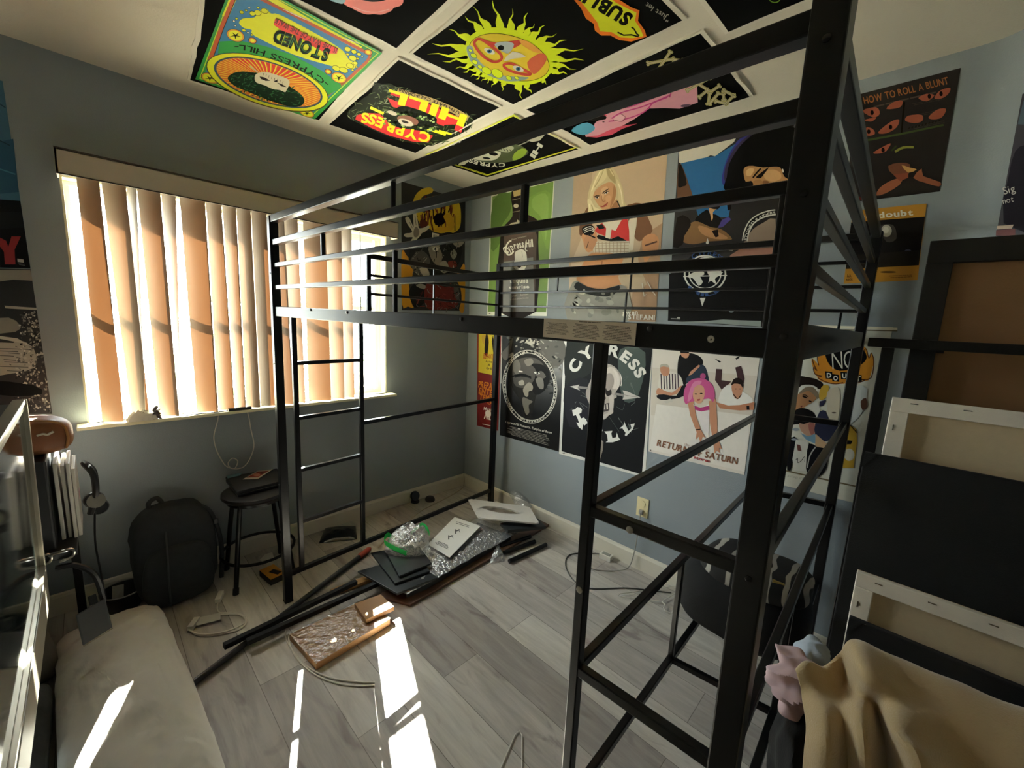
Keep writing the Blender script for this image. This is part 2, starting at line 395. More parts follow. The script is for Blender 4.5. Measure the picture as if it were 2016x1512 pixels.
SL = [((151, 358), (196, 367), (201, 824), (244, 824)), ((200, 370), (248, 378), (259, 807), (293, 807)),
      ((251, 380), (271, 391), (281, 812), (286, 812)), ((272, 396), (318, 411), (314, 815), (352, 812)),
      ((319, 400), (347, 397), (352, 810), (357, 810)), ((354, 398), (404, 404), (388, 808), (429, 800)),
      ((406, 408), (436, 410), (430, 801), (462, 800)), ((438, 413), (465, 416), (464, 800), (484, 797)),
      ((466, 418), (494, 421), (485, 800), (512, 797)), ((495, 423), (525, 426), (514, 797), (543, 795)),
      ((526, 428), (559, 434), (545, 795), (578, 791)),
      ((558, 440), (586, 444), (579, 786), (601, 784)), ((597, 448), (641, 455), (608, 783), (652, 780)),
      ((641, 455), (672, 452), (652, 783), (678, 778)), ((671, 455), (692, 458), (676, 778), (698, 775))]
def slide(p, d):      # move along the sight line so that the hang of the blind stays as surveyed
    q = CAM + (p-CAM)*(1+d/(p.y-CAM.y)); return q
for i, (a, b, c, e) in enumerate(SL):
    yy = -.052; dp = .022 if 4 < i < 10 else (.036 if i > 9 else .028)
    A_, B_, C_, E_ = [ax(px, py, 1, yy) for px, py in (a, b, c, e)]
    A_, C_, B_, E_ = slide(A_, dp), slide(C_, dp), slide(B_, -dp), slide(E_, -dp)
    A_.z = B_.z = 1.975; C_.z = E_.z = WZ0+.008
    def fn(u, v):
        p = A_.lerp(C_, v).lerp(B_.lerp(E_, v), u); p.y -= .007*(1-(2*u-1)**2) - .001*noise.noise(Vector((i*3.1, v*2, 0)))
        p.x += .0015*noise.noise(Vector((i*1.7, v*1.6, 4))); return p
    m = MB(); m.grid(fn, 7, 14, SLAT); m.build('slat', vb, smooth=True)
m = MB(); m.tube([ax(709, 455, 1, -.06), ax(711, 710, 1, -.06)], .004, mat('clear_wand', '#a8a8a4', .3), 8); m.build('wand', vb)
# ------------------------------------------------------------------ light
SUND = Vector((-.405, -1, -.895)).normalized()
sd = bpy.data.lights.new('sun', 'SUN'); sd.energy = 110; sd.angle = .009; sd.color = (1, .95, .87)
so = bpy.data.objects.new('sun', sd); COL.objects.link(so); so.rotation_euler = SUND.to_track_quat('-Z', 'Y').to_euler(); so.location = (2, 6, 6)
wd = bpy.data.worlds.new('sky'); S.world = wd; wd.use_nodes = True
bg = wd.node_tree.nodes['Background']; bg.inputs['Color'].default_value = (.90, .95, 1.0, 1); bg.inputs['Strength'].default_value = 14.0
pd = bpy.data.lights.new('window_daylight', 'AREA'); pd.shape = 'RECTANGLE'; pd.size = 1.5; pd.size_y = 1.1; pd.cycles.is_portal = True
po = bpy.data.objects.new('window_daylight', pd); COL.objects.link(po); po.location = (-1.49, .16, 1.42); po.rotation_euler = (-PI/2, 0, 0)
S.view_settings.view_transform = 'Standard'; S.view_settings.look = 'None'; S.view_settings.gamma = 1
S.view_settings.use_curve_mapping = False; S.view_settings.exposure = 1.15
S.cycles.use_denoising = True; S.cycles.max_bounces = 12; S.cycles.diffuse_bounces = 6; S.cycles.transparent_max_bounces = 24
S.cycles.sample_clamp_indirect = 8; S.cycles.caustics_reflective = False; S.cycles.caustics_refractive = False
# ================================================================== loft bed
BLK = mat('black_powder_coat', '#0f0f10', .30, 0, .08, 90, bump=.04, bscale=400, spec=.34)
BOLT = mat('bolt_steel', '#8d8a86', .3, .9)
GRN = mat('hole_dark', '#050505', .6)
FL, BL, P1, BR = Vector((-1.612, -.600, 0)), Vector((-.10, -.455, 0)), Vector((-1.532, -2.542, 0)), Vector((-.06, -2.505, 0))
Z = Vector((0, 0, 1)); zt, z2, z3, z4, zb = 1.828, 1.731, 1.635, 1.540, 1.437
bed = thing('loft_bed', 'black metal loft bed frame without mattress, with ladder, standing in the middle of the room', 'bed', ((FL+BL+P1+BR)/4))
def part(name, fn, par=bed, **k):
    m = MB(); fn(m); return m.build(name, par, **k)
def post(p, w, top, name='post'):
    o = part(name, lambda m: (m.box(p+Z*(top/2+.004), (w, w, top-.008), BLK), m.box(p+Z*.006, (w*1.06, w*1.06, .012), GRN)), bevel=.003)
    return o
pFL = post(FL, .036, zt+.012); pBL = post(BL, .036, zt+.012); pP1 = post(P1, .041, zt+.035); pBR = post(BR, .036, zt+.012)
def rail(name, a, b, w, h, ext=0, par=bed): return part(name, lambda m: m.bar(a, b, w, h, BLK, ext=ext), par, bevel=.0025)
v = (P1-FL).normalized(); u = (BL-FL).normalized()
for z, w in ((zt, .030), (z2, .024), (z3, .018), (z4, .018)): rail('guard_rail', FL+Z*z, P1+Z*z, w, w)
for z, w in ((zt, .026), (z2, .014), (z3, .014), (z4, .014)): rail('guard_rail', BL+Z*z, BR+Z*z, w, w)
for z, w in ((zt, .026), (z2, .020), (z3, .018), (z4, .018)): rail('guard_rail', P1+Z*z, BR+Z*z, w, w)
G0 = FL.lerp(BL, .305)
for z, w in ((1.742, .026), (1.645, .014), (1.548, .014)): rail('guard_rail', G0+Z*z, BL+Z*z, w, w)
rail('guard_upright', G0+Z*zb, G0+Z*1.755, .024, .024)
rail('guard_upright', FL.lerp(BL, .60)+Z*zb, FL.lerp(BL, .60)+Z*1.742, .010, .010)
fb = rail('side_beam', FL+Z*(zb-.002), P1+Z*(zb-.011), .022, .042); rail('side_beam', BL+Z*(zb-.012), BR+Z*(zb-.016), .022, .036)
rail('end_beam', FL+Z*zb, BL+Z*zb, .022, .042); rail('end_beam', P1+Z*(zb-.008), BR+Z*(zb-.008), .022, .056)
def tcol(px, py, A, B):   # point on the frame line A-B seen at pixel column px
    n = (B-A).cross(Z); return at(px, py, A, n)
for (px, za, zbt, w) in ((774, z2, zt, .012), (1028, z3, z2, .014), (636, z3, z2, .014), (778, zb, z3, .012), (1528, zb, z3, .009)):
    q = tcol(px, 500, FL, P1); q.z = 0; rail('guard_upright', q+Z*za, q+Z*zbt, w, w)
for px, za, zbt in ((1099, z3, z2), (1243, z3, zt), (1237, zb, z3), (1668, zb, z4)):
    q = tcol(px, 540, BL, BR); q.z = 0; rail('guard_upright', q+Z*za, q+Z*zbt, .010, .010)
# far end: ladder, middle and bottom rails
lad = part('ladder', lambda m: (m.bar(Vector((-1.540, -.592, .150)), Vector((-1.540, -.592, zb)), .022, .022, BLK, up=(0, 1, 0)),
                               m.bar(Vector((-1.199, -.560, .150)), Vector((-1.199, -.560, zb)), .022, .022, BLK, up=(0, 1, 0))), bevel=.002)
for z in (1.197, .930, .668, .398): rail('rung', Vector((-1.540, -.592, z)), Vector((-1.199, -.560, z)), .022, .018, par=lad)
rail('middle_rail', Vector((-1.199, -.560, .850)), BL+Z*.850, .022, .022); rail('bottom_rail', FL+Z*.145, BL+Z*.125, .022, .024)
# shelf frame under the near end
P2 = tcol(1159, 1000, FL, P1); P2.z = 0; P2 = FL + v*((P2-FL).dot(v))
Q2 = P2 + (BR-P1)*.97
for p in (P2, Q2): rail('shelf_leg', p+Z*.004, p+Z*zb, .022, .022)
for z in (1.082, .727, .372):
    rail('shelf_rail', P2+Z*z, P1+Z*z, .020, .022); rail('shelf_rail', P2+Z*z, Q2+Z*z, .020, .022)
    rail('shelf_rail', P1+Z*z, BR+Z*z, .020, .022); rail('shelf_rail', Q2+Z*z, BR+Z*z, .020, .022)
R1, R2 = P2.lerp(Q2, .41), P1.lerp(BR, .41)
for p in (R1, R2): rail('shelf_leg', p+Z*.372, p+Z*.727, .016, .016)
rail('shelf_rail', R1+Z*.372, R2+Z*.372, .016, .018)
# bolts and holes on the members
def bolt(par, p, n, r=.006, m_=BOLT):
    n = Vector(n).normalized(); mb = MB(); mb.tube([p-n*.004, p+n*.002, p+n*.0032], [r, r, r*.55], m_, 12); mb.build('bolt', par, smooth=True)
nf = Vector((v.y, -v.x, 0));  nf = nf if nf.x < 0 else -nf
for px, py, mm in ((612, 610, GRN), (683, 615, BOLT), (760+660/4.447, 320+1370/4.447, GRN), (1280, 647, GRN)):
    q = at(px, py, FL+nf*.011+Z*zb, nf); bolt(fb, q, nf, .005, mm)
for z in (zt-.03, 1.62, 1.437, 1.08, .727): bolt(pP1, P1+nf*.0205+Z*z, nf, .0048, mat('bolt_black', '#2a2928', .25, .6))
for z in (.15, .62, 1.2, 1.60): bolt(pFL, FL+nf*.018+Z*z, nf, .004)
for px, py in ((1240, 1043), (1141, 1161)):
    q = at(px, py, P1+nf*.0105, nf); bolt(bed, q, nf, .007, mat('bolt_cap', '#9a948a', .5))
# printed warning sheet on the front beam and a round number sticker
ar = Art(FL+nf*.0112, nf); ar.fr(920, 620, 4.447)
ar.sheet([(676, 30), (1486, 74), (1470, 270), (666, 192)], mat('label_paper', '#e6d8c4', .55, 0, .05, 20))
for q in (((690, 60), (895, 78), (890, 180), (690, 165)), ((925, 70), (1165, 95), (1160, 222), (925, 195)), ((1190, 85), (1455, 105), (1440, 245), (1185, 215))):
    ar.lines('#7d7266', q, 10, .42)
ar.lines('#6d6256', ((960, 52), (1200, 64), (1200, 74), (960, 62)), 1, .7); ar.done('warning_label', '', parent=bed)['label'] = 'cream printed warning sheet'
ar = Art(FL+nf*.0112, nf); ar.fr(1080, 280, 3.78)
ar.e('#d8d2c6', 1210, 1465, 27, 27).e('#55504a', 1210, 1465, 25, 25).e('#d8d2c6', 1210, 1465, 24, 24)
ar.t('#3a3632', '4', [(1203, 1452), (1203, 1476)], 18, .02); ar.done('number_sticker', '', parent=bed)['label'] = 'small round white sticker reading 4'
# ================================================================== cloth banners on the ceiling
BLACK_CLOTH = mat('black_velvet_cloth', '#0a0a0a', .95, 0, .15, 60, spec=.08)
HEM = mat('white_hem', '#e9e2d2', .8, 0, .04, 30)
UPN = (0, 0, -1); CPT = (0, 0, H)
def banner(quad_world, name, label, draw, group='black light banners covering the ceiling', inset=.013):
    q = [Vector(p) for p in quad_world]; c = sum(q, Vector())/4
    A = Art((0, 0, H-.006), UPN); R = random.Random(int(abs(c.x*977+c.y*131)*100))
    # outer hem, slightly wavy and sagging off the ceiling, then the dark print field
    n = 10; rim = []
    for i in range(4):
        for j in range(n):
            p = q[i].lerp(q[(i+1) % 4], j/n); dv = (p-c).normalized()
            rim.append(p + dv*R.uniform(-.004, .004) + Vector((0, 0, -.004 - (.006*R.random() if j else .001))))
    inner = [c + (p-c)*(1-inset/((p-c).length)*1.25) for p in rim]
    inner = [Vector((p.x, p.y, H-.0068)) for p in inner]; k = len(rim)
    A.mb.mesh(rim+inner, [(i, (i+1) % k, k+(i+1) % k, k+i) for i in range(k)], HEM)
    A.mb.mesh([Vector((p.x, p.y, H-.0005)) for p in rim]+rim, [(i, (i+1) % k, k+(i+1) % k, k+i) for i in range(k)], HEM)
    A.mb.face(inner[::-1], BLACK_CLOTH)
    draw(A); return A.done(name, label, 'banner', group)
def cw(px, py): return ax(px, py, 2, H)
# --- green psychedelic banner
def green(A):
    A.fr(360, 0, 3.978)
    A.p('#2f9a45', [(97, 617), (1030, 935), (1562, 412), (413, -217)])
    A.p('#c8da3a', [(128, 612), (1012, 908), (1535, 412), (425, -190)]).p('#2f9a45', [(138, 610), (1010, 900), (1523, 413), (427, -180)])
    A.p('#3b7fae', [(158, 608), (1008, 892), (1478, 442), (440, -120)])
    A.l('#e6e62c', [(330, 130), (395, -20), (430, -110)], 52).l('#c65a30', [(415, -80), (390, 0), (300, 220), (225, 430), (205, 470)], 34).l('#3a1a12', [(433, -60), (408, 0), (318, 220), (243, 430)], 5)
    A.l('#e6e62c', [(650, -40), (1000, 170), (1395, 378)], 40).l('#b5542d', [(600, -20), (900, 130), (1440, 408), (1468, 430), (1440, 480), (1300, 610), (1130, 742)], 24)
    A.p('#e6e62c', [(440, 175), (470, 140), (560, 130), (590, 90), (650, 60), (690, 100), (760, 110), (1000, 235), (1180, 340), (1260, 400), (1300, 460), (1360, 500), (1330, 535), (1220, 525), (1120, 500), (860, 420), (560, 275), (540, 230), (480, 215)], 3)
    R = random.Random(2); k0 = A.k
    for cx, cy, rx, ry in ((460, 90, 16, 11), (495, 75, 9, 6), (520, 55, 8, 6), (545, 100, 22, 16), (585, 95, 26, 20), (640, 80, 28, 18), (590, 55, 10, 7), (420, 140, 9, 7), (400, 160, 8, 6), (410, 195, 7, 5), (478, 232, 14, 9), (510, 250, 8, 5), (540, 268, 9, 6), (1290, 380, 24, 17), (1340, 400, 20, 14), (1380, 420, 16, 11), (1330, 450, 30, 20), (1290, 420, 12, 8), (1370, 455, 10, 7), (1350, 490, 18, 12), (1310, 510, 28, 18), (1260, 545, 34, 20), (1330, 545, 10, 7), (1200, 530, 30, 18), (1360, 520, 9, 6), (1405, 440, 7, 5)):
        A.k = k0; A.e('#2a2a20', cx, cy, rx+3, ry+3, 20, 16).e('#e6e62c' if rx > 8 else '#e9e4cf', cx, cy, rx, ry, 20, 16)
    A.p('#2f9a45', [(285, 320), (440, 312), (640, 355), (860, 425), (1080, 545), (1240, 660), (1230, 690), (1130, 745), (1000, 600), (800, 500), (600, 430), (400, 405), (275, 415)])
    k1 = A.k
    def leafdisc(cx, cy, r, ry):
        A.k = k1
        A.e('#5a3414', cx, cy, r*1.12, ry*1.12, 20).e('#e3a03a', cx, cy, r*1.05, ry*1.05, 20).e('#e6e62c', cx, cy, r*.86, ry*.86, 20)
        for a in range(5):
            t = math.radians(20+72*a); A.k = k1+3; A.p('#1d2a1a', [(cx+.12*r*math.sin(t), cy-.12*ry*math.cos(t)), (cx+.75*r*math.cos(t), cy+.75*ry*math.sin(t)), (cx-.12*r*math.sin(t), cy+.12*ry*math.cos(t))])
    leafdisc(412, 272, 66, 42); leafdisc(1222, 604, 56, 36); leafdisc(212, 608, 66, 34); leafdisc(972, 882, 54, 26)
    for cx, cy, r in ((545, 312, 30), (1138, 556, 26), (1452, 404, 30)):
        A.k = k1; A.e('#3a2a12', cx, cy, r+4, r*.7+3, 20, 18).e('#d98a34', cx, cy, r, r*.7, 20, 18).e('#e6e62c', cx, cy, r*.6, r*.42, 20, 18)
    A.t('#1c1210', '-CYPRESS HILL-', [(1150, 652), (1075, 590), (985, 530), (880, 480), (780, 440), (690, 408), (590, 375), (480, 345), (405, 345)], 44, .012)
    # burst
    A.e('#4a3a18', 662, 640, 500, 186, 17.5, 44).e('#e6e62c', 662, 638, 492, 180, 17.5, 44).e('#33506a', 668, 640, 444, 160, 17.5, 44).e('#e07a2a', 670, 640, 426, 150, 17.5, 44)
    k2 = A.k
    cr, sr = math.cos(math.radians(17.5)), math.sin(math.radians(17.5))
    def ep(a, k=1, cx=670, cy=640):
        x, y = 424*k*math.cos(a), 148*k*math.sin(a); return (cx+cr*x-sr*y, cy+sr*x+cr*y)
    for i in range(56):
        A.k = k2; a = 2*PI*i/56; red = -2.5 < ((a+PI) % (2*PI)-PI) < -.9
        if red:
            A.p('#e23a34', [ep(a-.05, .98), ep(a+.0, .75), ep(a-.02, .42), ep(a+.02, .42), ep(a+.05, .75), ep(a+.03, .98)])
        A.p('#f4d44a' if not red else '#ecdf3c', [ep(a+.035, 1), ep(a+.05, .7), ep(a+.06, .4), ep(a+.075, .4), ep(a+.08, .7), ep(a+.062, 1)])
    A.p('#183a22', [(352, 600), (400, 565), (480, 555), (570, 565), (700, 590), (850, 680), (930, 740), (952, 790), (920, 825), (840, 830), (700, 790), (560, 735), (430, 680), (370, 640)], 4)
    k3 = A.k
    for i in range(170):
        t = R.uniform(0, 2*PI); k = R.random()**.5; x = 650+k*(300*math.cos(t)*cr-105*math.sin(t)*sr); y = 690+k*(300*math.cos(t)*sr+105*math.sin(t)*cr)
        b = R.uniform(0, PI); l_ = R.uniform(14, 26)
        A.k = k3+i % 3; A.p(R.choice(['#2f6a3c', '#1f5230', '#0f2616']), [(x-l_*math.cos(b), y-l_*.6*math.sin(b)), (x-5*math.sin(b), y+4*math.cos(b)), (x+l_*math.cos(b), y+l_*.6*math.sin(b)), (x+5*math.sin(b), y-4*math.cos(b))])
    A.k = k3+5
    A.p('#ddd2b6', [(562, 600), (580, 570), (640, 556), (700, 570), (820, 612), (835, 650), (812, 700), (800, 716), (760, 700), (700, 690), (640, 662), (575, 640)], 3)
    A.p('#3a2620', [(600, 592), (640, 600), (684, 626), (650, 628), (610, 612)]).p('#3a2620', [(736, 640), (780, 655), (812, 676), (776, 672)]).p('#2a1a16', [(710, 628), (735, 620), (745, 630), (730, 640)])
    for i in range(8): A.l('#6a5a44', [(632+22*i, 566+9*i), (628+22*i, 584+9*i)], 4)
    A.l('#c9c0a4', [(590, 560), (520, 505)], 9).l('#e0801e', [(524, 510), (512, 500)], 10)
    A.p('#e23a34', [(722, 138), (760, 150), (900, 225), (1000, 280), (1215, 372), (1205, 412), (1120, 408), (1010, 350), (935, 295), (905, 335), (880, 265), (780, 235), (712, 185)])
    A.t('#5a1216', 'IS THE WAY OF THE WALK', [(1215, 372), (1080, 305), (900, 215), (730, 128)], 46, .02)
    A.t('#0d1d12', 'STONED', [(1160, 385), (1040, 345), (900, 285), (728, 222)], 100, .06).t('#2f7a40', 'STONED', [(1148, 397), (1036, 357), (898, 297), (742, 238)], 76, -.02)
a, b, c = cw(369, 155), cw(630, 237), cw(753, 101)
banner([a, b, c, a+c-b], 'ceiling_banner', 'green, yellow and blue ceiling banner reading STONED, nearest the window', green)
# --- leaf crest banner
def crest(A):
    A.fr(360, 0, 3.978); R = random.Random(4)
    out = [(1285, 890), (1300, 860), (1370, 800), (1420, 760), (1480, 730), (1500, 640), (1560, 655), (1620, 650), (1680, 680), (1740, 710), (1800, 725), (1900, 745), (1990, 775), (2080, 830), (2180, 880), (2265, 905), (2275, 960), (2240, 1010), (2150, 1060), (2040, 1105), (1950, 1140), (1850, 1130), (1700, 1100), (1560, 1045), (1420, 985), (1310, 930)]
    A.p('#26301c', out)
    for i in range(420):
        p = R.choice(out); q = (1780+R.uniform(-60, 60), 900+R.uniform(-30, 30)); t = R.random()**.9*.75; x, y = p[0]+(q[0]-p[0])*t+R.uniform(-40, 40), p[1]+(q[1]-p[1])*t+R.uniform(-20, 20)
        b = R.uniform(0, PI); l_ = R.uniform(16, 36); A.k = 2+i % 4
        A.p(R.choice(['#55663a', '#3a4a2a', '#9aa284', '#1c2216', '#6f7d52']), [(x-l_*math.cos(b), y-l_*.7*math.sin(b)), (x-5*math.sin(b), y+4*math.cos(b)), (x+l_*math.cos(b), y+l_*.7*math.sin(b)), (x+4*math.sin(b), y-3*math.cos(b))])
    A.k = 8
    A.l('#b39a68', [(1680, 705), (1780, 740), (1900, 770), (2020, 815), (2130, 865), (2235, 925)], 44, 3).t('#2a2016', 'SOUTH GATE CALIFORNIA', [(2225, 905), (2120, 845), (2010, 795), (1900, 752), (1780, 720), (1690, 685)], 24, .02)
    A.p('#e2373c', [(1600, 760), (1700, 800), (1790, 760), (1900, 800), (2010, 850), (2200, 930), (2170, 970), (2040, 975), (1900, 930), (1780, 910), (1700, 850), (1640, 830)])
    A.t('#e2373c', 'HILL', [(2232, 925), (2080, 868), (1880, 800), (1632, 715)], 120, .05).t('#e9e62c', 'HILL', [(2240, 912), (2090, 852), (1880, 782), (1615, 698)], 92, .045)
    A.l('#e9e62c', [(1468, 838), (1572, 886)], 22).l('#e9e62c', [(1905, 1000), (2060, 1050)], 22).l('#e9e62c', [(2005, 1020), (2105, 1048)], 16)
    A.p('#e2373c', [(1360, 900), (1420, 880), (1540, 885), (1590, 930), (1700, 1000), (1860, 1020), (1960, 1060), (1920, 1112), (1800, 1105), (1620, 1060), (1480, 1000), (1350, 930)])
    A.t('#e9e62c', 'CYPRESS', [(1950, 1045), (1850, 1020), (1720, 985), (1600, 940), (1490, 890), (1400, 880)], 78, .04)
    A.p('#1d2616', [(1570, 900), (1640, 860), (1720, 825), (1830, 850), (1930, 890), (1990, 930), (1950, 1000), (1850, 1010), (1750, 1000), (1650, 980)], 3)
    for i in range(90):
        x, y = R.uniform(1575, 1980), 0; y = 905+(x-1575)*.16+R.choice([-1, 1])*R.uniform(15, 60); A.k = 18+i % 2; A.e(R.choice(['#b9cf8a', '#7d9a58', '#3d5a2c']), x, y, 11, 8, 0, 8)
    A.k = 22; A.p('#8a5a4a', [(1690, 905), (1760, 900), (1840, 935), (1830, 975), (1740, 950), (1680, 930)], 2).e('#d8cbb8', 1745, 955, 62, 26, 18).e('#3a2a24', 1740, 950, 30, 10, 18).e('#d8cbb8', 1640, 880, 40, 16, 20)
banner([cw(642, 243), cw(818, 301), cw(989, 208), cw(784, 109)], 'ceiling_banner', 'black ceiling banner with red and yellow HILL crest, over the left bed rail', crest)
# --- yellow sun banner (a plain sun of its own design)
def sun(A):
    A.fr(780, 0, 3.877); cx, cy = 862, 425
    tips = [(580, 40), (735, -5), (885, 58), (1005, 92), (1057, 175), (1137, 188), (1228, 248), (1303, 303), (1432, 368), (1436, 458), (1378, 524), (1308, 566), (1156, 640), (1032, 710), (962, 752), (808, 692), (728, 664), (690, 632), (650, 620), (608, 602), (568, 585), (508, 548), (448, 525), (350, 464), (234, 412), (270, 325), (398, 220), (525, 118)]
    rx, ry, rot = 352, 210, math.radians(17); c0, s0 = math.cos(rot), math.sin(rot)
    k0 = A.k
    for i, (tx, ty) in enumerate(tips):
        A.k = k0
        dx, dy = tx-cx, ty-cy; lx, ly = c0*dx+s0*dy, -s0*dx+c0*dy; k = math.hypot(lx/rx, ly/ry)
        bx, by = cx+dx/k*.99, cy+dy/k*.99; L_ = math.hypot(tx-bx, ty-by); ux, uy = (tx-bx)/L_, (ty-by)/L_; nx, ny = -uy, ux; w = min(.34*L_+8, 40)
        def q(t, o): return (bx+ux*L_*t+nx*o, by+uy*L_*t+ny*o)
        s = 1 if i % 2 else -1
        A.p('#dcec24', [q(-.1, -w*.45), q(.08, -w*.75), q(.25, -w*.55), q(.45, -w*.2+s*w*.25), q(.7, -w*.12-s*w*.25), q(1, 0), q(.7, w*.12-s*w*.2), q(.45, w*.22+s*w*.25), q(.25, w*.55), q(.08, w*.75), q(-.1, w*.45)], 2)
    A.e('#dcec24', cx, cy, rx*.98, ry*.98, 17, 44)
    A.e('#2a2a18', cx, cy+8, 318, 166, 17, 40).e('#e6c93a', cx, cy+8, 314, 162, 17, 40)
    A.p('#8fa3a6', [(540, 350), (580, 350), (610, 430), (700, 520), (830, 575), (1010, 585), (960, 610), (840, 615), (700, 570), (590, 490), (545, 410)], 3)
    for x, y, r in ((565, 380, 14), (592, 420, 24), (600, 470, 22), (690, 535, 38), (770, 555, 46), (640, 505, 18), (860, 590, 22), (920, 590, 16)): A.e('#4a5a40', x, y, r+3, r*.62+3, 30, 18).e('#dcec24', x, y, r, r*.62, 30, 18)
    A.l('#c4453a', [(610, 300), (660, 300), (790, 400), (800, 450), (740, 465), (660, 420), (600, 340)], 20, 4, True)
    A.l('#c4453a', [(820, 490), (880, 480), (960, 520), (1030, 560), (960, 560), (860, 530)], 20, 4, True)
    A.p('#c4453a', [(640, 285), (760, 320), (930, 300), (960, 320), (900, 360), (830, 350), (740, 345)], 3).p('#d96a4a', [(1000, 470), (1100, 400), (1150, 430), (1120, 500), (1050, 560)], 3)
    A.p('#b4c0c4', [(750, 330), (830, 310), (900, 330), (860, 400), (800, 380)], 3).e('#1c2024', 800, 358, 24, 20).p('#e0d8c4', [(820, 460), (890, 385), (990, 425), (900, 440)], 2).p('#e6a24a', [(940, 300), (1010, 310), (1100, 380), (1070, 395), (980, 350)], 3)
    for x, y in ((712, 384), (932, 518)): A.e('#e9e2cc', x, y, 44, 20, 22).e('#3a6f96', x, y, 19, 15).e('#14181c', x, y, 8, 7)
    # the word on the same cloth
    A.fr(1100, 0, 3.36)
    A.p('#ee7a22', [(60, -60), (150, 50), (180, 115), (232, 150), (240, 195), (282, 228), (345, 228), (400, 258), (480, 268), (582, 236), (570, 195), (525, 130), (535, 60), (480, 40), (400, -10), (200, -150)])
    A.p('#dfe42a', [(130, -20), (205, 75), (255, 140), (275, 200), (350, 205), (410, 240), (490, 245), (560, 232), (545, 190), (505, 130), (515, 75), (470, 55), (380, 10), (240, -100)])
    A.t('#14140f', 'SUBLIME', [(500, 100), (400, 38), (250, -45), (60, -150)], 92, .05, lean=.1)
    A.t('#14140f', '~', [(545, 225), (500, 165)], 40, .05).l('#14140f', [(390, 205), (430, 225), (480, 222), (530, 235)], 10)
    A.t('#a8a193', '"Just let', [(742, 112), (690, 75), (640, 42), (586, 5)], 36, .01)
a, b, c = cw(804, 103), cw(1009, 206), cw(1356, 34)
banner([a, b, c, a+c-b], 'ceiling_banner', 'black ceiling banner with a large flaming yellow sun', sun)
# --- small skull banner with yellow line border
def skull(A):
    A.fr(780, 0, 3.877)
    q = [(898, 872), (1395, 1122), (692, 1340), (210, 1185)]; cx, cy = 800, 1130
    for k, w in ((.985, 7), (.955, 4)): A.l('#e0e23a', [(cx+(x-cx)*k, cy+(y-cy)*k) for x, y in q], w, 0, True)
    A.p('#4a5236', [(560, 1205), (600, 1185), (680, 1140), (740, 1110), (820, 1095), (920, 1100), (985, 1130), (1010, 1165), (960, 1200), (900, 1225), (800, 1240), (680, 1240)], 3)
    A.p('#c9c6b2', [(580, 1205), (690, 1160), (760, 1150), (800, 1165), (760, 1215), (660, 1222)], 3).p('#a9ab90', [(760, 1120), (850, 1108), (900, 1125), (860, 1160), (790, 1150)], 3)
    A.p('#8fa83a', [(900, 1170), (960, 1130), (1000, 1150), (960, 1200), (890, 1222)], 2).e('#14140f', 742, 1172, 34, 14, 8).e('#14140f', 690, 1205, 30, 8, 6)
    for i in range(5): A.l('#26281a', [(770+24*i, 1122+4*i), (782+24*i, 1140+4*i)], 5)
    A.p('#b9b6a6', [(468, 1258), (530, 1200), (560, 1225), (520, 1255)]).p('#b9b6a6', [(996, 1068), (1010, 1050), (1140, 1020), (1095, 1070), (1040, 1080)]).l('#8a887a', [(930, 1110), (1010, 1075)], 8)
    A.t('#d8d4c4', 'CYPRESS', [(835, 1240), (740, 1246), (640, 1230), (525, 1195)], 30, .03).t('#e2dfd0', 'HI', [(1090, 1080), (1060, 1125), (1020, 1185)], 44, .04)
    A.t('#d8d4c4', 'LL', [(440, 1125), (520, 1080)], 30, .03)
banner([cw(1012, 222), cw(1144, 291), cw(958, 349), cw(831, 308)], 'ceiling_banner', 'small black ceiling banner with thin yellow border, in the corner', skull)
